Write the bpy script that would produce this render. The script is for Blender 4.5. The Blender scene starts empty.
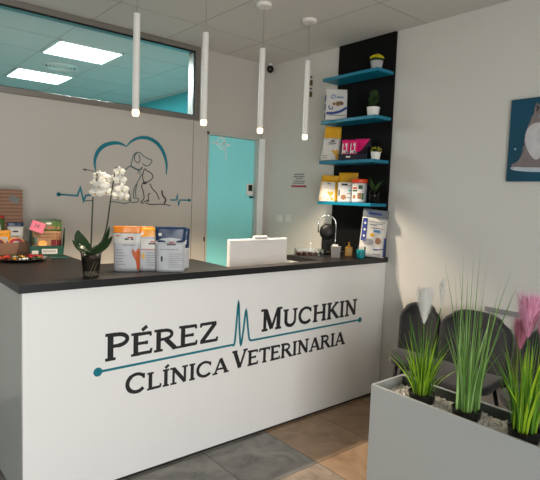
import bpy, bmesh, math, random
from mathutils import Vector, Matrix, noise
random.seed(7)
C = bpy.context.scene.collection
PI = math.pi
# ------------------------------------------------------------------ camera
YAW, PITCH, ROLL, FOC = 0.69719, -0.08299, 0.03627, 508.08
CAM = Vector((0, 0, 1.5))
_f = Vector((math.sin(YAW)*math.cos(PITCH), math.cos(YAW)*math.cos(PITCH), math.sin(PITCH)))
_r = Vector((math.cos(YAW), -math.sin(YAW), 0)); _u = _r.cross(_f)
CR = math.cos(ROLL)*_r + math.sin(ROLL)*_u
CU = -math.sin(ROLL)*_r + math.cos(ROLL)*_u
CF = _f
cam = bpy.data.cameras.new('camera'); cam.sensor_width = 36; cam.sensor_fit = 'HORIZONTAL'
cam.lens = FOC/540*36; cam.clip_start = 0.02
co = bpy.data.objects.new('camera', cam); C.objects.link(co)
mw = Matrix(((CR.x, CU.x, -CF.x, 0), (CR.y, CU.y, -CF.y, 0), (CR.z, CU.z, -CF.z, 1.5), (0, 0, 0, 1)))
co.matrix_world = mw
bpy.context.scene.camera = co

def hit(axis, val, px, py):
    """point of a world plane seen at a measured place of the photograph"""
    d = CF*FOC + CR*(px-270) - CU*(py-240)
    return CAM + d*((val-CAM[axis])/d[axis])
YA, XB, YC, ZC, HT = 3.9025, 3.2028, 2.4149, 2.7726, 1.077
def onA(px, py): return hit(1, YA, px, py)
def atd(px, py, depth):
    d = CF*FOC + CR*(px-270) - CU*(py-240)
    return CAM + d*(depth/FOC)

# ------------------------------------------------------------------ materials
def mat(name, col, rough=0.6, metal=0.0, noise_s=None, noise_a=0.06, bump=0.0, bump_s=60, trans=0.0, emit=None, es=0, spec=0.5, sheen=0, alpha=1, coat=0):
    m = bpy.data.materials.new(name); m.use_nodes = True
    nt = m.node_tree; b = nt.nodes['Principled BSDF']
    b.inputs['Base Color'].default_value = (*col, 1); b.inputs['Roughness'].default_value = rough
    b.inputs['Metallic'].default_value = metal; b.inputs['Specular IOR Level'].default_value = spec
    b.inputs['Transmission Weight'].default_value = trans; b.inputs['Alpha'].default_value = alpha
    b.inputs['Sheen Weight'].default_value = sheen; b.inputs['Coat Weight'].default_value = coat
    if emit: b.inputs['Emission Color'].default_value = (*emit, 1); b.inputs['Emission Strength'].default_value = es
    tc = nt.nodes.new('ShaderNodeTexCoord')
    nz = nt.nodes.new('ShaderNodeTexNoise'); nz.inputs['Scale'].default_value = noise_s or 8; nz.inputs['Detail'].default_value = 3
    nt.links.new(tc.outputs['Object'], nz.inputs['Vector'])
    mx = nt.nodes.new('ShaderNodeMix'); mx.data_type = 'RGBA'
    mx.inputs[6].default_value = (*[c*(1-noise_a) for c in col], 1); mx.inputs[7].default_value = (*[min(1, c*(1+noise_a)) for c in col], 1)
    nt.links.new(nz.outputs['Fac'], mx.inputs[0]); nt.links.new(mx.outputs[2], b.inputs['Base Color'])
    if bump:
        n2 = nt.nodes.new('ShaderNodeTexNoise'); n2.inputs['Scale'].default_value = bump_s; nt.links.new(tc.outputs['Object'], n2.inputs['Vector'])
        bp = nt.nodes.new('ShaderNodeBump'); bp.inputs['Strength'].default_value = bump; bp.inputs['Distance'].default_value = 0.01
        nt.links.new(n2.outputs['Fac'], bp.inputs['Height']); nt.links.new(bp.outputs['Normal'], b.inputs['Normal'])
    return m
def s(r, g, b):
    f = lambda c: (c/255/12.92) if c/255 <= .04045 else ((c/255+.055)/1.055)**2.4
    return (f(r), f(g), f(b))
M = {}
M['wall'] = mat('wall_paint', s(214, 212, 207), .75, noise_s=2, noise_a=.015, bump=.05, bump_s=200)
M['ceil'] = mat('ceiling_tile', s(205, 203, 199), .9, noise_s=3, noise_a=.02)
M['ceil_gap'] = mat('ceiling_joint', s(150, 147, 142), .9)
M['panel'] = mat('white_laminate', s(244, 244, 243), .35, noise_s=3, noise_a=.01)
M['side'] = mat('side_laminate_shaded', s(205, 212, 210), .25, noise_s=3, noise_a=.01)  # white laminate greyed for the dim room this side reflects
M['toe'] = mat('dark_toe_kick', s(35, 34, 33), .6)
M['alu'] = mat('brushed_aluminium', s(150, 146, 140), .35, metal=.7, noise_s=20)
M['alu_l'] = mat('satin_aluminium', s(205, 203, 198), .4, metal=.3, noise_s=20)
M['gasket'] = mat('black_gasket', s(12, 12, 12), .5)
M['tealdoor'] = mat('teal_door_film', s(150, 246, 252), .35, noise_s=1.5, noise_a=.04)
M['tealwall'] = mat('teal_wall_paint', s(80, 190, 200), .7)
M['white'] = mat('white_plastic', s(235, 233, 228), .4)
M['offwhite'] = mat('off_white', s(225, 222, 215), .5)
M['black'] = mat('black_plastic', s(14, 14, 15), .45, spec=.3)
M['blackm'] = mat('black_matt_board', s(10, 10, 11), .75, noise_s=6, noise_a=.1, spec=.2)
M['tealshelf'] = mat('teal_lacquer', s(0, 118, 148), .35, noise_s=5, noise_a=.04)
M['tealink'] = mat('teal_vinyl', s(0, 122, 140), .4)
M['ink'] = mat('charcoal_vinyl', s(34, 36, 40), .4)
M['dogink'] = mat('slate_vinyl', s(88, 108, 112), .5)
M['catink'] = mat('dark_grey_vinyl', s(62, 58, 60), .5)
M['orchidw'] = mat('orchid_petal', s(248, 246, 240), .6, noise_s=30, noise_a=.03)
M['yellow'] = mat('orchid_lip', s(205, 175, 85), .5)
M['leafd'] = mat('dark_leaf', s(30, 58, 24), .35, noise_s=25, noise_a=.3)
M['stem'] = mat('dark_stem', s(40, 48, 28), .5, noise_s=40, noise_a=.3)
M['bark'] = mat('bark_chips', s(42, 32, 26), .9, noise_s=60, noise_a=.7, bump=.8, bump_s=90)
M['chrome'] = mat('chrome', s(220, 220, 220), .12, metal=1)
M['planter'] = mat('grey_planter', s(172, 176, 177), .45, noise_s=2, noise_a=.01)
M['planter_in'] = mat('planter_liner', s(120, 128, 124), .6)
M['gravel'] = mat('gravel', s(196, 192, 184), .9, noise_s=70, noise_a=.45, bump=.6, bump_s=80)
M['blackpot'] = mat('black_pot', s(14, 14, 14), .5)
M['chair'] = mat('charcoal_fabric', s(42, 42, 45), .9, noise_s=60, noise_a=.12, bump=.1, bump_s=300, sheen=.3)
M['chairleg'] = mat('chair_leg_metal', s(30, 30, 30), .4, metal=.5)
M['rail'] = mat('grey_rail', s(140, 140, 142), .5)
M['monitor'] = mat('light_grey_casing', s(226, 222, 220), .4, noise_s=5, noise_a=.01)
M['screen'] = mat('dark_screen', s(15, 16, 18), .15)
M['desk'] = mat('desk_board', s(180, 178, 172), .5)
M['wood'] = mat('brown_board', s(140, 102, 78), .7, noise_s=12, noise_a=.15)
M['kraft'] = mat('kraft', s(160, 120, 84), .7, noise_s=30, noise_a=.25)
M['red'] = mat('red', s(185, 30, 32), .45)
M['wine'] = mat('wine_red', s(105, 20, 32), .5)
M['pinknote'] = mat('pink_paper', s(238, 128, 150), .8)
M['greenbox'] = mat('green_carton', s(8, 72, 54), .5)
M['leafgreen'] = mat('leafy_green_print', s(70, 100, 38), .5, noise_s=40, noise_a=.6)
M['orange'] = mat('orange_film', s(246, 140, 20), .3, noise_s=20, noise_a=.08)
M['orangeb'] = mat('amber_film', s(250, 165, 25), .3, noise_s=20, noise_a=.08)
M['navy'] = mat('navy_film', s(20, 52, 88), .28, noise_s=20, noise_a=.1)
M['silver'] = mat('silver_film', s(188, 191, 195), .5, metal=0, noise_s=18, noise_a=.14, bump=.35, bump_s=25)
M['paperw'] = mat('white_film', s(206, 204, 199), .4, noise_s=15, noise_a=.03, bump=.2, bump_s=20)
M['greyink'] = mat('grey_print', s(140, 140, 145), .6)
M['rust'] = mat('rust_print', s(196, 88, 40), .5)
M['mustard'] = mat('mustard_film', s(212, 158, 22), .4, noise_s=25, noise_a=.12)
M['blueprint'] = mat('blue_print', s(30, 55, 130), .45)
M['skyprint'] = mat('light_blue_print', s(70, 120, 175), .45)
M['magenta'] = mat('magenta_print', s(225, 15, 110), .4, noise_s=15, noise_a=.08)
M['darknavy'] = mat('dark_navy_card', s(20, 20, 42), .5)
M['turq'] = mat('turquoise', s(0, 160, 175), .35)
M['terr'] = mat('brown_print', s(140, 100, 70), .6, noise_s=60, noise_a=.4)
M['lid'] = mat('red_orange_lid', s(238, 72, 22), .4)
M['amber'] = mat('amber_yellow', s(128, 94, 14), .35)
M['greyplast'] = mat('grey_ceramic', s(120, 120, 118), .5, noise_s=60, noise_a=.15)
M['concrete'] = mat('speckled_grey_pot', s(170, 170, 172), .7, noise_s=120, noise_a=.25)
M['moss'] = mat('moss', s(40, 62, 20), .9, noise_s=50, noise_a=.5)
M['mossy'] = mat('yellow_moss', s(205, 190, 10), .9, noise_s=50, noise_a=.3)
M['bushg'] = mat('bush_green', s(40, 66, 18), .8, noise_s=50, noise_a=.4)
M['bushy'] = mat('bush_yellow', s(170, 160, 35), .8, noise_s=50, noise_a=.3)
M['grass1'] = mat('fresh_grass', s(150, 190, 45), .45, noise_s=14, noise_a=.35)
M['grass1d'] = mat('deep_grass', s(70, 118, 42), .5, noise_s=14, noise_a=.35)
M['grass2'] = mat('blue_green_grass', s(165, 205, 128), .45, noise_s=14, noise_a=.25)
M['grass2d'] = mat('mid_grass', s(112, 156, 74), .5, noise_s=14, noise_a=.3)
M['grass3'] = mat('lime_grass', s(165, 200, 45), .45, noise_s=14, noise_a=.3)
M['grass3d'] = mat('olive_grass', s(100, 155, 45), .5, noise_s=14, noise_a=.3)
def leafy(name, base_m, k):
    m = base_m.copy(); m.name = name; nt = m.node_tree; b = nt.nodes['Principled BSDF']; o = nt.nodes['Material Output']
    tr = nt.nodes.new('ShaderNodeBsdfTranslucent'); src = b.inputs['Base Color'].links[0].from_socket; nt.links.new(src, tr.inputs[0])
    mx = nt.nodes.new('ShaderNodeMixShader'); mx.inputs[0].default_value = k
    nt.links.new(b.outputs[0], mx.inputs[1]); nt.links.new(tr.outputs[0], mx.inputs[2]); nt.links.new(mx.outputs[0], o.inputs[0]); return m
M['plumew'] = mat('white_plume', s(254, 253, 248), .8)
M['plumep'] = mat('pink_plume', s(255, 190, 218), .8, noise_s=20, noise_a=.15)
M['plumed'] = mat('dusky_pink_plume', s(240, 165, 195), .8, noise_s=20, noise_a=.2)
for k_ in ('grass1', 'grass1d', 'grass2', 'grass2d', 'grass3', 'grass3d'): M[k_] = leafy(M[k_].name+'_leaf', M[k_], .35)
for k_ in ('plumew', 'plumep', 'plumed', 'orchidw'): M[k_] = leafy(M[k_].name+'_soft', M[k_], .35)
M['hook'] = mat('olive_brown', s(92, 82, 40), .6, noise_s=40, noise_a=.3)
M['bulb'] = mat('lamp_tip', (1, .8, .5), .4, emit=(1, .72, .36), es=6)
M['lightpanel'] = mat('led_panel', (1, 1, 1), .5, emit=(.93, 1, 1), es=9)
M['signgrey'] = mat('sign_grey', s(100, 104, 106), .6)
M['signred'] = mat('sign_red', s(170, 40, 60), .5)
M['pen'] = mat('teal_pen', s(20, 90, 85), .3)
def glass(name, tint, refl=.06, rough=.02):
    m = bpy.data.materials.new(name); m.use_nodes = True; nt = m.node_tree; nt.nodes.clear()
    o = nt.nodes.new('ShaderNodeOutputMaterial'); t = nt.nodes.new('ShaderNodeBsdfTransparent'); t.inputs[0].default_value = (*tint, 1)
    g = nt.nodes.new('ShaderNodeBsdfGlossy'); g.inputs['Roughness'].default_value = rough
    fr = nt.nodes.new('ShaderNodeFresnel'); fr.inputs[0].default_value = 1.3
    mx = nt.nodes.new('ShaderNodeMixShader')
    nt.links.new(fr.outputs[0], mx.inputs[0]); nt.links.new(t.outputs[0], mx.inputs[1]); nt.links.new(g.outputs[0], mx.inputs[2]); nt.links.new(mx.outputs[0], o.inputs[0])
    return m
M['glass'] = glass('window_glass', (.88, .94, .94))
M['clear'] = glass('clear_plastic', (.86, .88, .87))
M['smoke'] = glass('smoked_plastic', (.45, .45, .43))
# worktop: dark brown-grey fine grain
def worktop_mat():
    m = mat('dark_worktop', s(25, 21, 19), .45, noise_s=6, noise_a=.12, spec=.35, bump=.03, bump_s=150); return m
M['top'] = worktop_mat()
M['topedge'] = mat('worktop_edge', s(24, 25, 29), .4)
def floor_mat():
    m = bpy.data.materials.new('floor_tiles'); m.use_nodes = True; nt = m.node_tree; N = nt.nodes.new; L = nt.links.new
    b = nt.nodes['Principled BSDF']; b.inputs['Roughness'].default_value = .42
    tc = N('ShaderNodeTexCoord'); sp = N('ShaderNodeSeparateXYZ'); L(tc.outputs['Object'], sp.inputs[0])
    def mth(op, a, bv=None, c=None):
        n = N('ShaderNodeMath'); n.operation = op
        for i, v in enumerate((a, bv, c)):
            if v is None: continue
            if isinstance(v, (int, float)): n.inputs[i].default_value = v
            else: L(v, n.inputs[i])
        return n.outputs[0]
    T = .465
    cells = []; edge = []
    for ax, off in (('X', 1.57), ('Y', 1.935)):
        v = mth('DIVIDE', mth('SUBTRACT', sp.outputs[ax], off), T)
        cells.append(mth('FLOOR', v)); fr = mth('FRACT', v)
        edge.append(mth('LESS_THAN', mth('MINIMUM', fr, mth('SUBTRACT', 1.0, fr)), .005))
    cb = N('ShaderNodeCombineXYZ'); L(cells[0], cb.inputs[0]); L(cells[1], cb.inputs[1])
    wn = N('ShaderNodeTexWhiteNoise'); L(cb.outputs[0], wn.inputs['Vector'])
    add = N('ShaderNodeVectorMath'); add.operation = 'MULTIPLY_ADD'; L(wn.outputs['Color'], add.inputs[0]); add.inputs[1].default_value = (7, 7, 7); L(tc.outputs['Object'], add.inputs[2])
    nz = N('ShaderNodeTexNoise'); nz.inputs['Scale'].default_value = 5; nz.inputs['Detail'].default_value = 8; nz.inputs['Distortion'].default_value = 1.2; L(add.outputs[0], nz.inputs['Vector'])
    rg = N('ShaderNodeValToRGB'); rg.color_ramp.elements[0].position = .3; rg.color_ramp.elements[0].color = (*s(112, 110, 106), 1)
    rg.color_ramp.elements[1].position = .75; rg.color_ramp.elements[1].color = (*s(168, 164, 156), 1); L(nz.outputs['Fac'], rg.inputs[0])
    rb = N('ShaderNodeValToRGB'); rb.color_ramp.elements[0].position = .3; rb.color_ramp.elements[0].color = (*s(140, 112, 86), 1)
    rb.color_ramp.elements[1].position = .75; rb.color_ramp.elements[1].color = (*s(178, 148, 118), 1); L(nz.outputs['Fac'], rb.inputs[0])
    # warm tiles from the third column on, one mixed tile before
    warm = mth('GREATER_THAN', sp.outputs['X'], 2.035)
    half = mth('MULTIPLY', mth('LESS_THAN', sp.outputs['Y'], 1.935), mth('GREATER_THAN', sp.outputs['X'], 1.57))
    fac = mth('MAXIMUM', warm, mth('MULTIPLY', half, .45))
    mx = N('ShaderNodeMix'); mx.data_type = 'RGBA'; L(fac, mx.inputs[0]); L(rg.outputs[0], mx.inputs[6]); L(rb.outputs[0], mx.inputs[7])
    # thin pale veins
    vz = N('ShaderNodeTexNoise'); vz.inputs['Scale'].default_value = 3; vz.inputs['Distortion'].default_value = 2; vz.inputs['Detail'].default_value = 4; L(add.outputs[0], vz.inputs['Vector'])
    ve = mth('MULTIPLY', mth('LESS_THAN', mth('ABSOLUTE', mth('SUBTRACT', vz.outputs['Fac'], .5)), .006), .35)
    m3 = N('ShaderNodeMix'); m3.data_type = 'RGBA'; L(ve, m3.inputs[0]); L(mx.outputs[2], m3.inputs[6]); m3.inputs[7].default_value = (*s(165, 160, 152), 1)
    m2 = N('ShaderNodeMix'); m2.data_type = 'RGBA'; L(mth('MAXIMUM', edge[0], edge[1]), m2.inputs[0]); L(m3.outputs[2], m2.inputs[6]); m2.inputs[7].default_value = (*s(58, 54, 50), 1)
    L(m2.outputs[2], b.inputs['Base Color']); return m
M['floor'] = floor_mat()
def stripe_mat(name, c1, c2, scale):
    m = bpy.data.materials.new(name); m.use_nodes = True; nt = m.node_tree; b = nt.nodes['Principled BSDF']; b.inputs['Roughness'].default_value = .7
    tc = nt.nodes.new('ShaderNodeTexCoord'); w = nt.nodes.new('ShaderNodeTexWave'); w.bands_direction = 'Z'; w.inputs['Scale'].default_value = scale; w.inputs['Distortion'].default_value = .6
    r = nt.nodes.new('ShaderNodeValToRGB'); r.color_ramp.elements[0].color = (*c1, 1); r.color_ramp.elements[1].color = (*c2, 1)
    nt.links.new(tc.outputs['Object'], w.inputs[0]); nt.links.new(w.outputs[0], r.inputs[0]); nt.links.new(r.outputs[0], b.inputs['Base Color']); return m
M['slats'] = stripe_mat('slatted_brown_board', s(128, 92, 72), s(158, 120, 96), 13)

# ------------------------------------------------------------------ mesh helpers
def bmn(): return bmesh.new()
def box(bm, x0, x1, y0, y1, z0, z1, mtx=None):
    v = [bm.verts.new((x, y, z)) for x in (x0, x1) for y in (y0, y1) for z in (z0, z1)]
    for f in ((0, 1, 3, 2), (4, 6, 7, 5), (0, 4, 5, 1), (2, 3, 7, 6), (0, 2, 6, 4), (1, 5, 7, 3)): bm.faces.new([v[i] for i in f])
    if mtx: bmesh.ops.transform(bm, matrix=mtx, verts=v)
    return v
def lathe(bm, prof, c=(0, 0, 0), seg=24, cap=True):
    rings = []
    for r, z in prof: rings.append([bm.verts.new((c[0]+r*math.cos(2*PI*i/seg), c[1]+r*math.sin(2*PI*i/seg), c[2]+z)) for i in range(seg)])
    for a, b in zip(rings, rings[1:]):
        for i in range(seg): bm.faces.new((a[i], a[(i+1) % seg], b[(i+1) % seg], b[i]))
    if cap: bm.faces.new(rings[0][::-1]); bm.faces.new(rings[-1])
def tube(bm, pts, rad, seg=8):
    pts = [Vector(p) for p in pts]; n = len(pts)
    rs = rad if isinstance(rad, (list, tuple)) else [rad]*n
    rings = []; up = None
    for i, p in enumerate(pts):
        t = (pts[min(i+1, n-1)]-pts[max(i-1, 0)]).normalized()
        if up is None: up = Vector((0, 0, 1)) if abs(t.z) < .9 else Vector((1, 0, 0))
        a = t.cross(up).normalized(); b = t.cross(a).normalized(); up = -b if False else up
        rings.append([bm.verts.new(p+(a*math.cos(2*PI*k/seg)+b*math.sin(2*PI*k/seg))*rs[i]) for k in range(seg)])
    for a, b in zip(rings, rings[1:]):
        for i in range(seg): bm.faces.new((a[i], a[(i+1) % seg], b[(i+1) % seg], b[i]))
    bm.faces.new(rings[0][::-1]); bm.faces.new(rings[-1])
def ball(bm, c, r, sub=2, sc=(1, 1, 1)):
    bmesh.ops.create_icosphere(bm, subdivisions=sub, radius=r, matrix=Matrix.Translation(c) @ Matrix.Diagonal((*sc, 1)))
def prism(bm, pts, fn, t):
    """pts: 2D outline, fn maps (a,b,depth)->3D, depth from 0 to t"""
    lo = [bm.verts.new(fn(a, b, 0)) for a, b in pts]; hi = [bm.verts.new(fn(a, b, t)) for a, b in pts]
    n = len(pts); bm.faces.new(lo); bm.faces.new(hi[::-1])
    for i in range(n): bm.faces.new((lo[i], hi[i], hi[(i+1) % n], lo[(i+1) % n]))
def smooth_pts(P, k=6, closed=False):
    out = []; n = len(P)
    for i in range(n if closed else n-1):
        g = lambda j: Vector(P[j % n]) if closed else Vector(P[max(0, min(n-1, j))])
        p0, p1, p2, p3 = g(i-1), g(i), g(i+1), g(i+2)
        for q in range(k):
            t = q/k
            out.append(0.5*((2*p1)+(-p0+p2)*t+(2*p0-5*p1+4*p2-p3)*t*t+(-p0+3*p1-3*p2+p3)*t**3))
    out.append(Vector(P[0]) if closed else Vector(P[-1])); return out
def ribbon(bm, pts, w, fn, t=.0012):
    """flat strip following 2D points; w number or list"""
    pts = [Vector(p) for p in pts]; n = len(pts); ws = w if isinstance(w, (list, tuple)) else [w]*n
    A = []
    for i, p in enumerate(pts):
        d1 = (pts[i]-pts[i-1]).normalized() if i > 0 else None
        d2 = (pts[i+1]-pts[i]).normalized() if i < n-1 else None
        if d1 is None: d = d2; k = 1
        elif d2 is None: d = d1; k = 1
        else:
            d = (d1+d2); 
            if d.length < 1e-4: d = d2; k = 1
            else: d.normalize(); k = min(3, 1/max(.2, d.dot(d2)))
        nn = Vector((-d.y, d.x))*ws[i]*.5*k
        a, b = p+nn, p-nn
        A.append([bm.verts.new(fn(a.x, a.y, 0)), bm.verts.new(fn(b.x, b.y, 0)), bm.verts.new(fn(b.x, b.y, t)), bm.verts.new(fn(a.x, a.y, t))])
    for r1, r2 in zip(A, A[1:]):
        for i in range(4): bm.faces.new((r1[i], r1[(i+1) % 4], r2[(i+1) % 4], r2[i]))
    bm.faces.new(A[0]); bm.faces.new(A[-1][::-1])
def disc(bm, cx, cy, r, fn, t=.0012, seg=20):
    prism(bm, [(cx+r*math.cos(2*PI*i/seg), cy+r*math.sin(2*PI*i/seg)) for i in range(seg)], fn, t)
def obj(name, bm, m, parent=None, smooth=False, bevel=0, sub=0, solid=0):
    bmesh.ops.recalc_face_normals(bm, faces=bm.faces)
    me = bpy.data.meshes.new(name); bm.to_mesh(me); bm.free()
    o = bpy.data.objects.new(name, me); C.objects.link(o); me.materials.append(M[m] if isinstance(m, str) else m)
    if smooth:
        for p in me.polygons: p.use_smooth = True
    if solid:
        md = o.modifiers.new('solid', 'SOLIDIFY'); md.thickness = solid; md.offset = 0
    if bevel:
        md = o.modifiers.new('bevel', 'BEVEL'); md.width = bevel; md.segments = 2; md.limit_method = 'ANGLE'
    if sub:
        md = o.modifiers.new('sub', 'SUBSURF'); md.levels = sub; md.render_levels = sub
    if parent: o.parent = parent
    return o
def thing(name, label, cat, loc=(0, 0, 0), rotz=0, group=None):
    o = bpy.data.objects.new(name, None); C.objects.link(o); o.location = loc; o.rotation_euler = (0, 0, rotz); o.empty_display_size = .05
    o['label'] = label; o['category'] = cat
    if group: o['group'] = group
    return o
def tag(o, label, cat, group=None, loc=None, rotz=0):
    o['label'] = label; o['category'] = cat
    if group: o['group'] = group
    if loc: o.location = loc
    if rotz: o.rotation_euler[2] = rotz
    return o
def struct(name, bm, m, parent=None, **k):
    o = obj(name, bm, m, parent, **k)
    if not parent: o['kind'] = 'structure'
    return o
def face_cam(x, y): return -math.atan2(x, y)
def text_mesh(bm, body, size, fn, t=.001, align='CENTER'):
    cu = bpy.data.curves.new('txt', 'FONT'); cu.body = body; cu.size = size; cu.align_x = align; cu.resolution_u = 3
    tmp = bpy.data.objects.new('txt', cu); C.objects.link(tmp)
    dg = bpy.context.evaluated_depsgraph_get(); dg.update()
    me = bpy.data.meshes.new_from_object(tmp.evaluated_get(dg))
    vs = [bm.verts.new(fn(v.co.x, v.co.y, t)) for v in me.vertices]
    for p in me.polygons:
        try: bm.faces.new([vs[i] for i in p.vertices])
        except ValueError: pass
    bpy.data.objects.remove(tmp); bpy.data.curves.remove(cu); bpy.data.meshes.remove(me)

# ------------------------------------------------------------------ room shell
X0, Y0, YB, XR2 = -2.6, -2.6, 8.6, 3.29
WT = .09
b = bmn(); box(b, X0-.1, XB+.2, Y0-.1, YB+.1, -.06, 0); struct('floor', b, 'floor')
b = bmn(); box(b, X0-.1, XR2+.1, Y0-.1, YB+.1, ZC, ZC+.08); ceil = struct('ceiling', b, 'ceil')
# thin joints between the ceiling tiles, part of the ceiling
b = bmn()
k = 0
for y in [3.39-1.215*i for i in range(5)] + [4.56, 5.10, 5.91, 6.5, 7.1, 7.7]:
    box(b, X0, XB if y < YA else XR2, y-.0018, y+.0018, ZC-.0012, ZC+.001)
x = 2.68+.6
while x > X0:
    if x < XB: box(b, x-.0018, x+.0018, Y0, YA, ZC-.0012, ZC+.001)
    x -= .61
x = 2.01+1.2
while x > X0:
    box(b, x-.0018, x+.0018, YA+WT, YB, ZC-.0012, ZC+.001)
    x -= .6
obj('ceiling_joint', b, 'ceil_gap', ceil)
# back wall: strip window and door openings
b = bmn()
WX0, WX1, WZ0, WZ1 = -1.2, 2.395, 2.148, ZC
DX0, DX1, DZ = 2.505, 3.065, 2.055
box(b, X0, DX0, YA, YA+WT, 0, WZ0); box(b, X0, WX0, YA, YA+WT, WZ0, ZC); box(b, WX1, DX0, YA, YA+WT, WZ0, ZC)
box(b, DX0, DX1, YA, YA+WT, DZ, ZC); box(b, DX1, XB, YA, YA+WT, 0, ZC)
wb = struct('wall_back', b, mat('partition_panel_dim', s(196, 191, 184), .6, noise_s=2, noise_a=.015))  # panel colour darkened for the weak light reaching this wall
b = bmn(); box(b, XB, XB+.09, Y0, YA+WT, 0, ZC); struct('wall_right', b, 'wall')
b = bmn(); box(b, X0-.1, X0, Y0, YB, 0, ZC); struct('wall_left', b, mat('grey_green_bounce_tone', s(120, 136, 130), .7))  # unseen wall, its grey-green chosen to dim the bounce on the counter side
# front wall with the glazed shopfront behind the camera
b = bmn(); box(b, X0, -2.45, Y0-.1, Y0, 0, ZC); box(b, .8, XB, Y0-.1, Y0, 0, ZC); box(b, -2.45, .8, Y0-.1, Y0, 2.15, ZC); box(b, -2.45, .8, Y0-.1, Y0, 0, .08)
struct('wall_front', b, 'wall')
b = bmn()
for xx in (-2.45, -1.38, -.30, .75): box(b, xx, xx+.05, Y0-.08, Y0-.02, .08, 2.15)
for zz in (.08, 2.10): box(b, -2.45, .8, Y0-.08, Y0-.02, zz, zz+.05)
struct('window_2', b, 'alu')
# room behind
b = bmn(); box(b, XR2, XR2+.08, YA+WT, YB, 0, ZC); box(b, X0, XR2+.08, YB, YB+.08, 0, ZC); struct('wall_far', b, 'tealwall')
# strip window
b = bmn()
t = .042
box(b, WX0, WX1, YA-.025, YA+.096, WZ0, WZ0+t); box(b, WX0, WX1, YA-.025, YA+.096, WZ1-t, WZ1)
box(b, WX0, WX0+t, YA-.025, YA+.096, WZ0+t, WZ1-t); box(b, WX1-t*1.2, WX1, YA-.025, YA+.096, WZ0+t, WZ1-t)
w1 = struct('window_1', b, 'alu', bevel=.003)
b = bmn(); g = .01
xa, xb_, za, zb = WX0+t, WX1-t*1.2, WZ0+t, WZ1-t
box(b, xa, xb_, YA-.014, YA+.0, za, za+.004); box(b, xa, xb_, YA-.014, YA, zb-g, zb); box(b, xb_-g*.8, xb_, YA-.014, YA, za, zb)
obj('gasket', b, 'gasket', w1)
b = bmn(); box(b, xa, xb_, YA+.01, YA+.016, za, zb); obj('glass_pane', b, 'glass', w1)
# door leaf, frame
b = bmn(); box(b, DX0+.006, DX1-.004, YA+.035, YA+.075, .008, DZ-.012); dr = struct('door_1', b, 'tealdoor')
fD = lambda a, z, d: (a, YA+.035-d, z)
b = bmn()
def Dp(px, py):
    v = hit(1, YA+.035, px, py); return (v.x, v.z)
for stroke in ([(75,150),(130,150)], [(130,150),(160,105),(190,85),(225,95),(240,120),(236,165),(290,180),(235,215),(205,232),(150,182),(130,150)], [(232,210),(250,260),(246,355)], [(190,85),(225,150),(215,200)], [(130,150),(190,170),(236,165)]):
    ribbon(b, [Dp(205+q[0]/12, 130+q[1]/12) for q in stroke], .013, fD, .001)
obj('etched_emblem', b, mat('etched_white', s(225, 250, 252), .5), dr)
v0 = Dp(249, 189.5)
b = bmn(); box(b, v0[0]-.037, v0[0]+.037, YA+.015, YA+.035, v0[1]-.057, v0[1]+.057); lk = obj('lock_keypad', b, 'white', dr, bevel=.006)
b = bmn(); box(b, v0[0]-.024, v0[0]+.024, YA+.012, YA+.0155, v0[1]-.015, v0[1]+.044); obj('keypad_display', b, 'screen', lk)
b = bmn(); box(b, v0[0]+.005, v0[0]+.03, YA+.0, YA+.035, v0[1]-.082, v0[1]-.066); obj('door_pull', b, 'black', dr)
b = bmn(); box(b, DX0-.012, DX0+.004, YA-.012, YA+.08, 0, DZ+.012); box(b, DX1-.006, DX1+.006, YA-.012, YA+.08, 0, DZ+.012); box(b, DX0-.012, DX1+.004, YA-.012, YA+.08, DZ-.01, DZ+.014)
struct('trim_1', b, 'alu_l')
b = bmn(); box(b, DX1+.012, DX1+.082, YA-.02, YA+.0, 0, DZ+.01); struct('trim_2', b, mat('white_jamb', s(238, 244, 244), .4), bevel=.003)
# panel seams of the back wall and little keyhole
b = bmn(); box(b, 2.349, 2.353, YA-.002, YA, 0, WZ0); box(b, XB-.09, XB-.087, YA-.002, YA, 0, ZC); obj('panel_seam', b, mat('seam_shadow_gap', s(120, 112, 102), .8), wb)
b = bmn(); 
kp = onA(204, 239); fA = lambda a, z, d: (a, YA-d, z)
prism(b, [(kp.x-.006, kp.z-.02), (kp.x+.006, kp.z-.02), (kp.x+.006, kp.z+.02), (kp.x-.006, kp.z+.02)], fA, .004); obj('keyhole', b, 'black', wb)
b = bmn(); box(b, XB-.014, XB, -1.2, 1.60, .815, .845); struct('trim_3', b, 'rail', bevel=.004)

# ------------------------------------------------------------------ things in the room behind the strip window
for i, (x0, x1, y0, y1) in enumerate(((1.43, 2.0, 4.58, 5.10), (1.43, 2.0, 5.93, 6.47))):
    t_ = thing('ceiling_light', ('square bright ceiling panel behind the strip window, the nearer larger one', 'square bright ceiling panel behind the strip window, the farther smaller one')[i], 'ceiling light', ((x0+x1)/2, (y0+y1)/2, ZC), 0, 'ceiling panels seen through the window')
    a, c_ = (x1-x0)/2, (y1-y0)/2
    b = bmn(); box(b, -a, a, -c_, c_, -.008, -.003); obj('diffuser', b, 'lightpanel', t_)
    b = bmn()
    for q in (-1, 1): box(b, q*a-.01, q*a+.01, -c_-.01, c_+.01, -.012, 0); box(b, -a, a, q*c_-.01, q*c_+.01, -.012, 0)
    obj('frame', b, 'white', t_)
t_ = thing('ceiling_vent', 'round slotted air vent in the ceiling between two light panels behind the window', 'vent', (1.745, 5.56, ZC))
b = bmn()
for r_ in (.17, .13, .095, .06, .028): lathe(b, [(r_, 0), (r_, -.01), (r_-.014, -.014), (r_-.022, -.004), (r_-.022, 0)], seg=36, cap=False)
obj('ring', b, 'offwhite', t_, smooth=True)
b = bmn(); lathe(b, [(.165, -.003), (.165, 0)], seg=36); obj('backing', b, mat('vent_dark', s(95, 100, 98), .8), t_)

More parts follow.
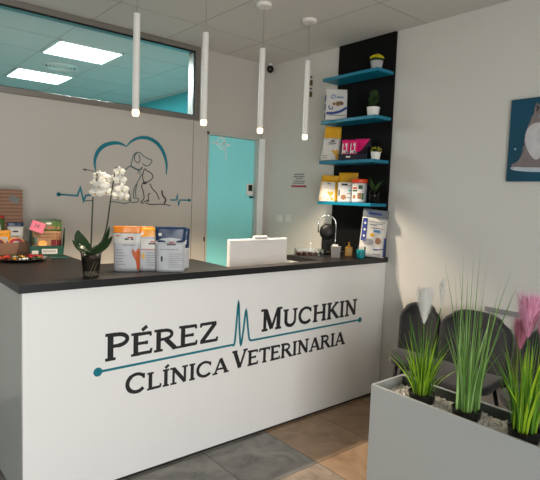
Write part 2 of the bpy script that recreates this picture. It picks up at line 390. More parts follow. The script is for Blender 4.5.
# ------------------------------------------------------------------ heart and pets decal on the back wall
md = thing('wall_decal', 'teal heart outline with a dog and a cat drawn on the back wall', 'wall decal', (1.8, YA, 1.65))
def AL(px, py):
    v = onA(px, py); return (v.x-1.8, v.z-1.65)
fL = lambda a, z, d: (a, -d-.0004, z)
def Z8(pts): return [AL(80+x_/4.5, 130+y_/4.5) for x_, y_ in pts]
b = bmn()
for P_ in ([(72,188),(66,150),(72,115),(90,85),(120,65),(160,58),(190,64),(208,75)], [(208,75),(235,48),(270,35),(310,38),(345,58),(370,90),(385,130),(390,165),(387,202)]):
    q = smooth_pts(Z8(P_), 8); n = len(q); ribbon(b, q, [0.005+.026*math.sin(PI*min(1, max(0, i/(n-1))))**.8 for i in range(n)], fL)
obj('heart_outline', b, 'tealink', md)
def Z7(pts): return [AL(118+x_/7.75, 148+y_/7.75) for x_, y_ in pts]
b = bmn()
for P_ in ([(99,137),(108,100),(122,55),(145,35),(175,40),(195,60),(225,80),(262,97),(245,130),(215,138),(188,120)], [(148,38),(130,58),(128,90),(145,112),(165,108),(170,80),(160,50)],
           [(95,138),(60,165),(35,195),(0,240)], [(182,200),(165,240),(132,300),(120,340),(124,385),(150,390),(160,402),(145,420),(100,421)], [(148,278),(136,330),(139,378)],
           [(30,296),(55,302),(80,325),(92,365),(98,418)], [(-60,414),(0,421),(50,430),(92,416),(80,401),(0,398)]):
    ribbon(b, smooth_pts(Z7(P_), 5), .0085, fL)
ribbon(b, smooth_pts(Z7([(98,139),(125,155),(155,168),(180,162),(186,146)]), 5), .014, fL)
c0 = Z7([(163,186)])[0]; q = [(c0[0]+.011*math.cos(a*PI/8), c0[1]+.011*math.sin(a*PI/8)) for a in range(17)]; ribbon(b, q, .006, fL)
ribbon(b, [AL(83, 201), AL(93, 200.4)], .009, fL)
obj('dog_outline', b, 'dogink', md)
b = bmn()
for P_ in ([(205,268),(196,250),(190,222),(195,190),(203,168),(213,163),(222,176),(240,184),(258,198),(270,216),(262,240),(236,260),(212,266)], [(246,276),(268,318),(300,352),(319,400)],
           [(189,272),(183,300),(197,345),(200,392),(175,420),(196,426),(206,410)], [(250,350),(233,365),(235,400),(218,411),(242,411)], [(212,424),(250,437),(345,436),(405,446)]):
    ribbon(b, smooth_pts(Z7(P_), 5), .0085, fL)
ribbon(b, smooth_pts(Z7([(340,328),(345,365),(369,400),(357,432)]), 5), .014, fL)
for qx in (-6, 6): disc(b, *Z7([(207+qx, 271)])[0], .011, fL)
obj('cat_outline', b, 'catink', md)
b = bmn(); ribbon(b, Z8([(405,315),(432,315),(438,291),(443,339),(450,315),(492,316)]), .012, fL); disc(b, *AL(80+492/4.5, 130+316/4.5), .014, fL); obj('pulse_line', b, 'tealink', md)
b = bmn(); ribbon(b, [AL(*q) for q in ((58.3,194.3),(77.3,195.7),(80.3,187.7),(83.5,200.7),(86,195.3),(93,195.3))], .014, fL); disc(b, *AL(58.5, 194.3), .016, fL); obj('pulse_line', b, 'tealink', md)

# ------------------------------------------------------------------ reception counter
cx0 = .594
ct = thing('reception_counter', 'white front reception counter with dark lettering and a teal pulse line', 'reception counter', (cx0, YC, 0))
LX = XB-.004-cx0
b = bmn(); box(b, 0, LX, 0, .022, .018, 1.04); obj('front_panel', b, 'panel', ct)
b = bmn(); box(b, 0, .022, .022, 1.43, .018, 1.04); obj('side_panel', b, 'side', ct)
b = bmn(); box(b, .01, LX, .01, .022, 0, .018); box(b, .01, .022, .022, 1.43, 0, .018); obj('toe_kick', b, 'toe', ct)
b = bmn(); box(b, .48, .50, .022, 1.43, 0, 1.04); box(b, 1.165, 1.185, .022, .45, 0, 1.04); box(b, .50, 1.165, .43, .45, 0, 1.04); box(b, 1.95, 1.97, .022, .38, 0, 1.04); box(b, 1.97, LX, .36, .38, 0, 1.04); obj('inner_panel', b, 'panel', ct)
fF = lambda a, z, d: (a-cx0, -d, z)
# lettering with small wedge serifs
TH, TN = .17, .105
def S(x0, y0, x1, y1, w=TH): return ('l', x0, y0, x1, y1, w)
def serif(x, y, w=.30): return ('l', x-w/2*1.08, y, x+w/2*1.08, y, .07)
def arc(cx, cy, rx, ry, a0, a1, w0, w1=None): return ('a', cx, cy, rx, ry, a0, a1, w0, w1 or w0)
V = lambda x: [S(x, 0, x, 1), serif(x, .0275), serif(x, .9725)]
G = {
 'P': (.80, V(.17)+[arc(.40, .73, .30, .215, 90, -90, .11, .11), S(.17, .945, .41, .945, .11), S(.17, .515, .41, .515, .10)]),
 'E': (.80, V(.17)+[S(.17, .945, .68, .945, .11), S(.17, .055, .70, .055, .11), S(.17, .52, .56, .52, .10), S(.68, 1.0, .70, .80, .06), S(.70, 0, .73, .22, .06), S(.56, .60, .56, .44, .05)]),
 'R': (.92, V(.17)+[arc(.40, .74, .27, .205, 90, -90, .11, .11), S(.17, .945, .41, .945, .11), S(.17, .535, .41, .535, .10), S(.44, .52, .80, .03, .17), serif(.82, .0275, .22)]),
 'Z': (.84, [S(.08, .945, .74, .945, .11), S(.06, .055, .76, .055, .11), S(.70, .93, .12, .07, .16), S(.09, 1.0, .07, .80, .06), S(.76, 0, .79, .22, .06)]),
 'M': (1.22, [S(.22, 0, .22, 1, .13), S(.25, .97, .60, .05, .17), S(.60, .05, .93, .97, .10), S(.98, 0, .98, 1, .17), serif(.22, .0275), serif(.98, .0275, .32), serif(.14, .9725, .26), serif(1.04, .9725, .26)]),
 'U': (.98, [S(.19, .35, .19, 1, .17), S(.79, .35, .79, 1, .12), serif(.19, .9725), serif(.79, .9725, .28), arc(.49, .36, .30, .31, 180, 360, .16, .12)]),
 'C': (.98, [arc(.52, .5, .42, .45, 42, 318, .11, .13), arc(.52, .5, .415, .45, 125, 235, .145, .145), S(.845, .93, .845, .68, .06)]),
 'H': (1.0, V(.19)+V(.81)+[S(.19, .51, .81, .51, .10)]),
 'K': (.95, V(.19)+[S(.25, .45, .72, .95, .11), S(.38, .58, .80, .04, .17), serif(.74, .9725, .26), serif(.82, .0275, .24)]),
 'I': (.38, V(.19)),
 'N': (1.02, [S(.20, 0, .20, 1, .12), S(.20, .97, .82, .04, .17), S(.82, 0, .82, 1, .12), serif(.20, .0275), serif(.14, .9725, .24), serif(.82, .9725)]),
 'L': (.76, V(.17)+[S(.17, .055, .66, .055, .11), S(.67, 0, .70, .24, .06)]),
 'A': (.98, [S(.14, .02, .47, .97, .10), S(.47, .97, .84, .02, .18), S(.26, .30, .70, .30, .09), serif(.14, .0275, .28), serif(.84, .0275, .30)]),
 'V': (.96, [S(.14, .98, .48, .02, .18), S(.48, .02, .82, .98, .10), serif(.14, .9725, .30), serif(.82, .9725, .26)]),
 'T': (.84, [S(.42, 0, .42, 1), serif(.42, .0275), S(.06, .945, .78, .945, .11), S(.07, 1.0, .05, .78, .06), S(.77, 1.0, .79, .78, .06)]),
}
AC = ('l', -.04, 1.10, .12, 1.26, .12)
def word(bm, txt, xs, xe, zb, zt_, small):
    """first letter full height, the rest small capitals"""
    glyphs = []; x = 0
    for i, chh in enumerate(txt):
        base = {'É': 'E', 'Í': 'I'}.get(chh, chh); adv, st = G[base]; sc = 1 if i == 0 else small
        ww = sc if i else .92
        glyphs.append((x, sc, ww, st, chh)); x += (adv+.02)*ww
    x -= .02*small; H = zt_-zb; kx = (xe-xs)/x
    for gi, (gx, sc, ww, st, chh) in enumerate(glyphs):
        strokes = list(st)
        if chh in 'ÉÍ': c_ = .42 if chh == 'É' else .19; strokes.append(('l', c_-.04, 1.10, c_+.14, 1.27, .12))
        for k_ in strokes:
            tz = .0010+.00004*(len(bm.verts) % 13)
            if k_[0] == 'l':
                _, a0, b0, a1, b1, w = k_
                p0 = Vector((xs+(gx+a0*ww)*kx, zb+b0*sc*H)); p1 = Vector((xs+(gx+a1*ww)*kx, zb+b1*sc*H))
                ribbon(bm, [p0, p1], max(w, .085)*sc*H*1.34, fF, tz)
            else:
                _, cx, cy, rx, ry, a0, a1, w0, w1 = k_; n = 20; pts = []; ws = []
                for i in range(n+1):
                    a = math.radians(a0+(a1-a0)*i/n); pts.append((xs+(gx+(cx+rx*math.cos(a))*ww)*kx, zb+(cy+ry*math.sin(a))*sc*H)); ws.append((w0+(w1-w0)*i/n)*sc*H*1.42)
                ribbon(bm, pts, ws, fF, tz)
b = bmn()
b.free()
for args in (('PÉREZ', .975, 1.655, .657, .791, .87), ('MUCHKIN', 1.972, 2.885, .665, .800, .84), ('CLÍNICA', 1.083, 1.735, .456, .562, .86), ('VETERINARIA', 1.762, 2.765, .462, .571, .85)):
    b = bmn(); word(b, *args); obj('lettering', b, 'ink', ct)
b = bmn()
ribbon(b, [(.94, .608), (1.758, .614)], .0125, fF); ribbon(b, smooth_pts([(1.758, .614), (1.776, .635), (1.7935, .868), (1.808, .70), (1.8215, .606), (1.838, .70), (1.853, .812), (1.872, .70), (1.884, .634), (1.90, .619)], 5), .0135, fF)
ribbon(b, [(1.90, .619), (2.923, .618)], .0125, fF); disc(b, .94, .608, .0225, fF, .002); disc(b, 2.923, .618, .0195, fF, .002)
obj('pulse_line', b, 'tealink', ct)

# worktop: one continuous dark slab with a notch for the desk
wt = thing('worktop', 'continuous dark brown worktop slab with dark edge on the reception counter', 'worktop', (0, 0, 1.04))
outl = [(.572, 2.382), (XB-.022, 2.382), (XB-.022, 2.83), (2.54, 2.83), (2.54, 2.475), (1.757, 2.475), (1.757, 2.90), (1.10, 2.90), (1.10, YA-.03), (.572, YA-.03)]
b = bmn(); prism(b, outl, lambda a, c_, d: (a, c_, d), .037); o = obj('slab', b, 'top', wt)
o.data.materials.append(M['topedge'])
for p in o.data.polygons:
    if abs(p.normal.z) < .5: p.material_index = 1
b = bmn(); box(b, 1.79, 2.52, 2.50, 3.15, .72, .745)
for qx in (1.80, 2.48):
    for qy in (2.54, 3.10): box(b, qx, qx+.03, qy, qy+.03, 0, .72)
tag(obj('desk', b, 'desk'), 'low grey desk behind the counter carrying the monitor', 'desk')

# monitor seen from behind
mt = thing('monitor', 'pale grey computer monitor seen from behind, standing in the counter notch', 'monitor', (2.10, 2.62, .745), 0)
# its back faces the camera; board slightly turned
mt.rotation_euler[2] = 0
b = bmn(); box(b, -.245, .245, -.01, .022, .16, .482); mb_ = obj('casing', b, 'monitor', mt, bevel=.008)
b = bmn(); box(b, -.235, .235, .0222, .0235, .17, .477); obj('screen', b, 'screen', mt)
b = bmn(); box(b, -.045, .070, -.006, .018, .482, .500); obj('webcam', b, 'monitor', mt, bevel=.006)
b = bmn(); box(b, -.03, .03, -.035, -.01, .01, .3); obj('stand', b, 'monitor', mt, bevel=.004)
b = bmn(); box(b, -.12, .12, -.09, .12, 0, .012); obj('base', b, 'monitor', mt, bevel=.004)

# ------------------------------------------------------------------ shelf backboard and shelves
b = bmn(); box(b, XB-.02, XB, 2.425, 2.992, HT+.001-.001, ZC-.002)
tag(obj('shelf_backboard', b, 'blackm'), 'tall black board on the right wall behind the teal shelves', 'backboard')
for i, (z, dd) in enumerate(((2.452, 'topmost teal wall shelf on the black board, under the ceiling'), (2.112, 'second teal wall shelf from the top, holding the blue and white bag'), (1.790, 'third teal wall shelf from the top, holding the magenta box'), (1.462, 'lowest teal wall shelf, holding the mustard bag and red-lidded jar'))):
    b = bmn(); box(b, -.185, 0, -.28, .28, 0, .024)
    tag(obj('wall_shelf', b, 'tealshelf', bevel=.002), dd, 'shelf', 'teal wall shelves', (XB-.02, 2.708, z))
SZ = [2.476, 2.136, 1.814, 1.486]

# ------------------------------------------------------------------ pouches and bags
def pouch_surf(w, h, t, seed=0, topw=1.0, lean=0, crease=.004, puff=.85):
    def f(u, v, off=0, back=False):
        T = t/2*math.sqrt(max(0, 1-u**4))*(1-puff*v**1.4)
        nz = noise.noise(Vector((u*1.7+seed, v*3+seed*3, seed)))*crease*(.3+(1-abs(u)))
        x = w/2*u*(1+(topw-1)*v)*(1-.02*math.sin(v*PI)); z = h*v
        y = (T if back else -T)+nz
        y += off*(1 if back else -1)
        if h*v > 0: y += lean*z
        return Vector((x, y, z))
    return f
def pouch_piece(bm, f, v0, v1, nu=14, nv=10, closed_top=False):
    fr = [[bm.verts.new(f(-1+2*i/nu, v0+(v1-v0)*j/nv)) for i in range(nu+1)] for j in range(nv+1)]
    bk = [[bm.verts.new(f(-1+2*i/nu, v0+(v1-v0)*j/nv, 0.0015, True)) for i in range(nu+1)] for j in range(nv+1)]
    for G_, rev in ((fr, False), (bk, True)):
        for j in range(nv):
            for i in range(nu): bm.faces.new((G_[j][i], G_[j][i+1], G_[j+1][i+1], G_[j+1][i]))
    for j in range(nv):
        bm.faces.new((fr[j][0], fr[j+1][0], bk[j+1][0], bk[j][0])); bm.faces.new((fr[j][-1], bk[j][-1], bk[j+1][-1], fr[j+1][-1]))
    for i in range(nu):
        bm.faces.new((fr[0][i], bk[0][i], bk[0][i+1], fr[0][i+1])); bm.faces.new((fr[-1][i], fr[-1][i+1], bk[-1][i+1], bk[-1][i]))
def patch(bm, f, u0, u1, v0, v1, off=.0012, nu=6, nv=4, shape=None):
    if shape:   # polygon in the (u,v) box
        vs = [bm.verts.new(f(u0+(u1-u0)*a, v0+(v1-v0)*c_, off)) for a, c_ in shape]; ctr = bm.verts.new(f(u0+(u1-u0)*.5, v0+(v1-v0)*.5, off+.0006))
        for i in range(len(vs)): bm.faces.new((ctr, vs[i], vs[(i+1) % len(vs)]))
        return
    g = [[bm.verts.new(f(u0+(u1-u0)*i/nu, v0+(v1-v0)*j/nv, off)) for i in range(nu+1)] for j in range(nv+1)]
    for j in range(nv):
        for i in range(nu): bm.faces.new((g[j][i], g[j][i+1], g[j+1][i+1], g[j+1][i]))
ELL = [(.5+.5*math.cos(a*PI/7), .5+.5*math.sin(a*PI/7)) for a in range(14)]
CATS = [(0,.8),(.12,1),(.3,.86),(.55,.86),(.75,1),(.9,.95),(1,.8),(1,0),(.7,0),(.62,.35),(.4,.5),(.25,.6)]
def pouch(name, label, cat, loc, rotz, w, h, t, split, mbody, mhead, patches, group=None, seed=0, lean=0, topw=1.0, puff=.85, crease=.004, arch=0):
    r = thing(name, label, cat, loc, rotz, group); f = pouch_surf(w, h, t, seed, topw, lean, crease, puff)
    b = bmn(); pouch_piece(b, f, 0, split); obj('pouch_body', b, mbody, r, smooth=True)
    if split < 1: b = bmn(); pouch_piece(b, f, split, 1, nv=6); obj('header', b, mhead, r, smooth=True)
    if arch:
        b = bmn(); patch(b, f, -.97, .97, split-.05, split+arch, shape=[(0, 0), (1, 0), (1, .45), (.8, .85), (.5, 1), (.2, .85), (0, .45)], off=.002); obj('front_print', b, mbody, r)
    cur = {}
    for qi, (m_, args) in enumerate(patches):
        cur.setdefault(m_ if m_ == 'greyink' else (m_, qi), []).append(args)
    nm = {'rust': 'animal_print', 'greyink': 'printed_text', 'ink': 'printed_title', 'red': 'red_print', 'mustard': 'mustard_print'}
    for qq, (m_, L_) in enumerate(cur.items()):
        m_ = m_ if isinstance(m_, str) else m_[0]
        lift = .0004*qq
        b = bmn()
        for a in L_:
            if len(a) == 5: patch(b, f, *a[:4], off=.0022+lift, shape=a[4])
            else: patch(b, f, *a, off=.002+lift)
        obj(nm.get(m_, 'front_print'), b, m_, r)
    return r
def lines(u0, u1, v0, v1, n, m='greyink'):
    h = (v1-v0)/n; return [(m, (u0, u1-.12*(i % 3), v0+h*i+h*.5, v0+h*i+h*.75)) for i in range(n)]
rz = -.45
pouch('food_pouch', 'silver pet food pouch with orange top and rust cat print, beside the orchid', 'pet food pouch', (1.164, 2.588, HT), rz-.05, .138, .242, .045, .85, 'silver', 'orange',
      [('paperw', (-.96, .96, .63, .84)), ('ink', (-.2, .45, .70, .735)), ('red', (.0, .42, .74, .765)), ('greyink', (-.3, .6, .575, .595)), ('rust', (.35, .97, .03, .52, CATS)), ('rust', (-.85, -.5, .78, .80))]+lines(-.8, -.1, .12, .5, 6), 'pet food pouches on the counter', 1, topw=1.07)
pouch('food_pouch', 'silver pet food pouch with amber yellow top, in the middle beside the navy one', 'pet food pouch', (1.277, 2.559, HT), rz-.02, .125, .232, .045, .76, 'silver', 'orangeb',
      [('paperw', (-.97, .97, .52, .76)), ('ink', (-.05, .75, .62, .66)), ('red', (.1, .7, .67, .70)), ('rust', (-.9, .9, .49, .505)), ('mustard', (-.6, -.35, .28, .42, ELL)), ('offwhite', (-.75, -.45, .85, .92))]+lines(-.2, .8, .1, .45, 6), 'pet food pouches on the counter', 2.3, arch=.05, topw=1.06)
pouch('food_pouch', 'silver pet food pouch with navy top and white arch, rightmost in front', 'pet food pouch', (1.362, 2.473, HT), rz-.05, .158, .245, .05, .66, 'silver', 'navy',
      [('ink', (-.25, .35, .59, .63)), ('red', (-.1, .25, .64, .665)), ('greyink', (-.7, .5, .49, .505)), ('ink', (-.65, -.5, .22, .36, ELL)), ('offwhite', (-.8, -.6, .80, .86))]+lines(-.1, .85, .08, .42, 7), 'pet food pouches on the counter', 4.1, arch=.10, topw=1.05)
pouch('food_pouch', 'navy topped pet food pouch half hidden behind the front navy one', 'pet food pouch', (1.436, 2.558, HT), rz-.12, .165, .232, .05, .52, 'silver', 'navy', [('offwhite', (.55, .8, .62, .72)), ], 'pet food pouches on the counter', 5.2)
pouch('food_pouch', 'orange topped pet food pouch hidden behind the two orange ones', 'pet food pouch', (1.261, 2.642, HT), rz, .150, .236, .045, .8, 'silver', 'orange', [], 'pet food pouches on the counter', 6.2)

# ---- shelf goods.  local -Y of each thing is its front
SX = XB-.11
# 1 top shelf: speckled pot with yellow-green moss
def potted(name, label, loc, r, h, mp, top):
    t_ = thing(name, label, 'potted plant', loc); b = bmn(); lathe(b, [(r*.74, 0), (r*.8, .003), (r, h), (r*.9, h), (r*.85, h*.85)], seg=24); obj('pot', b, mp, t_, smooth=False, bevel=.001); top(t_); return t_
def mossy_top(t_):
    b = bmn(); ball(b, (0, 0, .078), .048, 3, (1.05, 1.05, .55)); 
    for v in b.verts: v.co += v.co.normalized()*noise.noise(v.co*60)*.008
    obj('moss', b, 'moss', t_, smooth=True)
    b = bmn()
    random.seed(3)
    for k_ in range(60):
        a = random.uniform(0, 2*PI); rr = .045*math.sqrt(random.random()); ball(b, (rr*math.cos(a), rr*math.sin(a), .094+.02*(1-(rr/.045)**2)), .0075, 1)
    for k_ in range(22):
        a = k_*2*PI/22; ball(b, (.047*math.cos(a), .047*math.sin(a), .085+.01*random.random()), .007, 1)
    obj('yellow_tips', b, 'mossy', t_, smooth=True)
potted('potted_plant', 'speckled grey pot with yellow green moss on the topmost shelf', (3.075, 2.505, SZ[0]), .047, .066, 'concrete', mossy_top)
# 2 second shelf
def striped_bag(label, loc, rotz):
    r = thing('food_bag', label, 'pet food bag', loc, rotz); w, d, h = .17, .085, .245
    b = bmn(); box(b, -w/2, w/2, -d/2, d/2, 0, h*.86); 
    vs = [v for v in b.verts if v.co.z > h*.5]
    for v in vs: v.co.y *= .55
    obj('bag_body', b, 'paperw', r, bevel=.006)
    b = bmn(); box(b, -w/2, w/2, -d*.26, d*.26, h*.85, h*.88); box(b, -w/2, w/2, -.006, .006, h*.87, h); obj('folded_top', b, 'paperw', r, bevel=.002)
    return r, w, d, h
r, w, d, h = striped_bag('white pet food bag with blue wave and puppy print on the second shelf', (3.04, 2.868, SZ[1]), math.radians(-38))
fB = lambda a, z, dd: (a, -d/2+z*(d/2-.55*d/2)/(h*.86)-dd-.0005, z)
b = bmn(); ribbon(b, smooth_pts([(-.08, .05), (-.03, .052), (.03, .068), (.082, .10)], 6), .02, fB); ribbon(b, smooth_pts([(-.055, .115), (-.062, .095), (-.045, .083), (-.03, .092), (-.036, .105)], 5), .008, fB); obj('blue_wave', b, 'blueprint', r)
b = bmn(); ribbon(b, smooth_pts([(-.035, .195), (-.045, .175), (-.02, .172), (-.012, .190), (-.035, .197)], 5), .007, fB)
for q in range(4): ribbon(b, smooth_pts([(0+q*.014, .185), (.004+q*.014, .172), (.012+q*.014, .188)], 4), .005, fB)
obj('blue_title', b, 'skyprint', r)
b = bmn(); disc(b, .01, .128, .020, fB, .002); disc(b, .038, .133, .017, fB, .002); disc(b, -.022, .126, .012, fB, .002); obj('puppy_print', b, 'terr', r)
b = bmn(); disc(b, .016, .131, .006, fB, .003); disc(b, .045, .130, .007, fB, .003); disc(b, .028, .142, .006, fB, .003); ribbon(b, [(-.06, .035), (.07, .038)], .004, fB); obj('dark_print', b, 'ink', r)
b = bmn()
for q in range(3): box(b, -w/2-.0015, -w/2+.0, -.03+.0, .03, .01+q*.07, .055+q*.07)
obj('side_stripes', b, 'blueprint', r)
b = bmn(); box(b, .0, .03, .0, .10, 0, .225)
b.free()
def topiary(t_):
    b = bmn(); tube(b, [(0, 0, .04), (0, 0, .13)], .004, 6); obj('stem', b, 'stem', t_)
    b = bmn(); random.seed(5)
    for k_ in range(150):
        v = Vector((random.gauss(0, 1), random.gauss(0, 1), random.gauss(0, 1))).normalized(); L_ = random.uniform(.028, .05); c_ = Vector((0, 0, .135+.02*v.z))
        tip = c_+v*L_*Vector((1, 1, 1.2)).length*.62; sd = v.cross(Vector((.3, .5, .8))).normalized()*.004
        m_ = (c_+tip)/2+Vector((0, 0, .004)); q = [b.verts.new(p) for p in (c_-sd*.4, m_-sd, tip, m_+sd)]; b.faces.new(q)
    obj('foliage', b, 'bushg', t_, solid=.0006)
potted('potted_plant', 'small white pot with dark spiky green ball on the second shelf', (3.075, 2.515, SZ[1]), .050, .070, 'white', topiary)
# 3 third shelf
TRAP = [(0, 0), (1, 0), (.93, .8), (.8, 1), (.2, 1), (.07, .8)]
fb = pouch('food_bag', 'white pet food bag with mustard top and mustard cat print on the third shelf', 'pet food bag', (3.045, 2.905, SZ[2]+.004), math.radians(-56), .170, .272, .075, .66, 'paperw', 'mustard',
      [('mustard', (.10, .80, .04, .34, CATS)), ('ink', (-.3, .5, .50, .525)), ('ink', (-.1, .4, .555, .60, ELL)), ('greyink', (-.4, .45, .46, .475)), ('greyink', (-.8, -.3, .06, .08)), ('greyink', (-.8, -.3, .12, .14))], 'white and mustard pet food bags', 8, topw=.78, crease=.012)
fb.rotation_euler[1] = .045
r = thing('display_box', 'magenta and navy open display box of sachets on the third shelf', 'display box', (3.065, 2.665, SZ[2]), math.radians(-68))
W_ = .225
b = bmn(); box(b, -W_/2, W_/2, -.05, -.047, 0, .045); box(b, -W_/2, W_/2, .047, .05, 0, .045); box(b, -W_/2, -W_/2+.003, -.047, .047, 0, .045); box(b, W_/2-.003, W_/2, -.047, .047, 0, .045); box(b, -W_/2, W_/2, -.047, .047, 0, .003); obj('tray', b, 'darknavy', r, bevel=.002)
b = bmn(); prism(b, [(.05, .045), (-.05, .045), (-.03, .06), (.046, .16)], lambda y, z, d_: (W_/2-.004-d_*0+(-.001 if d_ else 0), y, z), .001)
vs = [(-W_/2+.12, .035, .045), (W_/2, .035, .045), (W_/2, .05, .165), (-W_/2+.12, .05, .165)]
b.free(); b = bmn(); box(b, -.0, W_/2, .030, .045, .045, .172); box(b, W_/2-.003, W_/2, -.05, .045, .045, .10); obj('back_card', b, 'darknavy', r)
b = bmn(); prism(b, [(-.01, .168), (W_/2-.006, .168), (.045, .085), (-.01, .052)], lambda a, z, d_: (a, .030-d_, z), .002); obj('magenta_wedge', b, 'magenta', r)
b = bmn(); text = None
box(b, -.055, -.02, -.0515, -.05, .018, .030); obj('tray_logo', b, 'offwhite', r)
for q in range(2):
    sa = thing('treat_sachet', ('magenta sachet with white animal print at the far end of the display box', 'magenta sachet with white animal print nearest the middle of the display box')[q], 'sachet', (0, 0, 0), 0, 'magenta sachets in the display box')
    off = Vector((-.076+.066*q, -.020, .0035)); R_ = Matrix.Rotation(math.radians(-68), 4, 'Z')
    sa.location = Vector((3.065, 2.665, SZ[2]))+(R_ @ off); sa.rotation_euler = (math.radians(-6), 0, math.radians(-68))
    f = pouch_surf(.062, .158, .02, q+11, crease=.001)
    b = bmn(); pouch_piece(b, f, 0, 1); obj('wrapper', b, 'magenta', sa, smooth=True)
    b = bmn(); patch(b, f, -.1, .5, .45, .85, shape=CATS, off=.002); patch(b, f, -.7, .8, .32, .46, off=.002, shape=ELL); patch(b, f, -.8, -.55, .1, .8, off=.002); obj('white_print', b, 'offwhite', sa)
    b = bmn(); patch(b, f, .1, .7, .34, .42, off=.003, shape=ELL); obj('dark_print', b, 'ink', sa)
    b = bmn(); patch(b, f, .55, .95, .3, .37, off=.002); obj('turquoise_print', b, 'turq', sa)
def smallbush(t_):
    b = bmn(); random.seed(9)
    for k_ in range(110):
        v = Vector((random.gauss(0, 1), random.gauss(0, 1), abs(random.gauss(0, .6)))).normalized(); c_ = Vector((0, 0, .05)); tip = c_+Vector((v.x*.045, v.y*.045, v.z*.045+.004)); sd = Vector((-v.y, v.x, 0)).normalized()*.006 if abs(v.z) < .99 else Vector((.006, 0, 0))
        m_ = c_.lerp(tip, .7); q = [b.verts.new(p) for p in (c_, m_-sd, tip, m_+sd)]; b.faces.new(q)
    obj('foliage', b, 'bushg', t_, solid=.0006)
    b = bmn()
    for k_ in range(26):
        a = random.uniform(0, 2*PI); e = random.uniform(.1, 1.2); ball(b, (.046*math.cos(a)*math.cos(e), .046*math.sin(a)*math.cos(e), .055+.038*math.sin(e)), .0062, 1)
    obj('yellow_blossom', b, 'bushy', t_)
potted('potted_plant', 'small white pot with yellow flecked leaves beside the magenta box', (3.065, 2.462, SZ[2]), .038, .056, 'white', smallbush)
# 4 lowest shelf
fb = pouch('food_bag', 'mustard and white pet food bag with dog print, far end of lowest shelf', 'pet food bag', (3.045, 2.905, SZ[3]+.003), math.radians(-56), .170, .210, .080, .82, 'mustard', 'mustard',
      [('paperw', (-.95, .62, .0, .74)), ('mustard', (-.15, .5, .05, .40, CATS)), ('ink', (-.35, .15, .60, .635)), ('ink', (-.3, .1, .66, .70, ELL)), ('greyink', (-.5, .3, .50, .515)), ('greyink', (-.8, -.4, .06, .075)), ('greyink', (-.8, -.4, .11, .125))], 'white and mustard pet food bags', 12, topw=.84, crease=.008)
fb.rotation_euler[1] = .03
pouch('food_pouch', 'upright mustard topped pouch behind the silver one on the lowest shelf', 'pet food pouch', (3.128, 2.775, SZ[3]), math.radians(-62), .16, .238, .045, .62, 'terr', 'mustard', [], None, 13)
pouch('food_pouch', 'silver white pouch with small meat print in the middle of the lowest shelf', 'pet food pouch', (3.055, 2.738, SZ[3]), math.radians(-62), .125, .158, .05, .86, 'silver', 'offwhite',
      [('terr', (-.5, .25, .12, .38, ELL)), ('ink', (-.5, .3, .84, .93)), ('greyink', (.3, .85, .2, .26)), ('greyink', (.3, .85, .4, .46)), ('ink', (-.8, -.65, .3, .6)), ('turq', (.45, .8, .55, .62))], None, 14)
jr = thing('treat_jar', 'clear jar with red orange lid and printed label on the lowest shelf', 'jar', (3.075, 2.610, SZ[3]), math.radians(-55))
b = bmn(); lathe(b, [(.05, 0), (.056, .006), (.057, .145), (.05, .158)], seg=28); obj('jar_body', b, 'silver', jr, smooth=True)
b = bmn(); lathe(b, [(.058, .152), (.062, .156), (.062, .176), (.058, .182)], seg=28); obj('lid', b, 'lid', jr, smooth=False)
def cylpatch(bm, r_, a0, a1, z0, z1, n=8):
    A_ = [[bm.verts.new((r_*math.sin(a0+(a1-a0)*i/n), -r_*math.cos(a0+(a1-a0)*i/n), z)) for i in range(n+1)] for z in (z0, z1)]
    for i in range(n): bm.faces.new((A_[0][i], A_[0][i+1], A_[1][i+1], A_[1][i]))
for nm, m_, rr, a in (('label', 'offwhite', .0580, (-1.2, .75, .01, .145)), ('green_print', 'greenbox', .0588, (-.05, .5, .105, .135)), ('green_print', 'greenbox', .0588, (-.95, -.2, .085, .098)), ('red_print', 'red', .0588, (-.9, -.25, .105, .118)), ('food_print', 'terr', .0588, (-.15, .35, .03, .075)), ('food_print', 'terr', .0588, (-.9, -.4, .03, .06)), ('lime_print', 'leafgreen', .0588, (.4, .7, .025, .075))):
    b = bmn(); cylpatch(b, rr, *a); obj(nm, b, m_, jr, solid=.0004)
vz = thing('potted_plant', 'dark vase with long green leaves at the near end of the lowest shelf', 'potted plant', (3.085, 2.470, SZ[3]))
b = bmn(); lathe(b, [(.03, 0), (.038, .01), (.04, .085), (.035, .10), (.03, .098)], seg=24); obj('vase', b, 'smoke', vz, smooth=True)
b = bmn(); lathe(b, [(.028, .004), (.034, .01), (.034, .07)], seg=20); obj('soil', b, 'bark', vz)
b = bmn(); random.seed(12)
for k_ in range(11):
    a = k_*2.4; L_ = random.uniform(.10, .17); e = random.uniform(.5, 1.0); pts = []
    for q in range(7):
        t = q/6; rr = L_*t*math.sin(e)*.75; pts.append(Vector((rr*math.cos(a), rr*math.sin(a), .07+L_*t*(1-.35*t*e)*1.15)))
    sd = Vector((-math.sin(a), math.cos(a), 0)); prev = None
    for q, p in enumerate(pts):
        ww = .011*math.sin(PI*min(.97, q/6+.08)); pr = (b.verts.new(p-sd*ww), b.verts.new(p+sd*ww))
        if prev: b.faces.new((prev[0], prev[1], pr[1], pr[0]))
        prev = pr
obj('foliage', b, 'bushg', vz, solid=.0008)

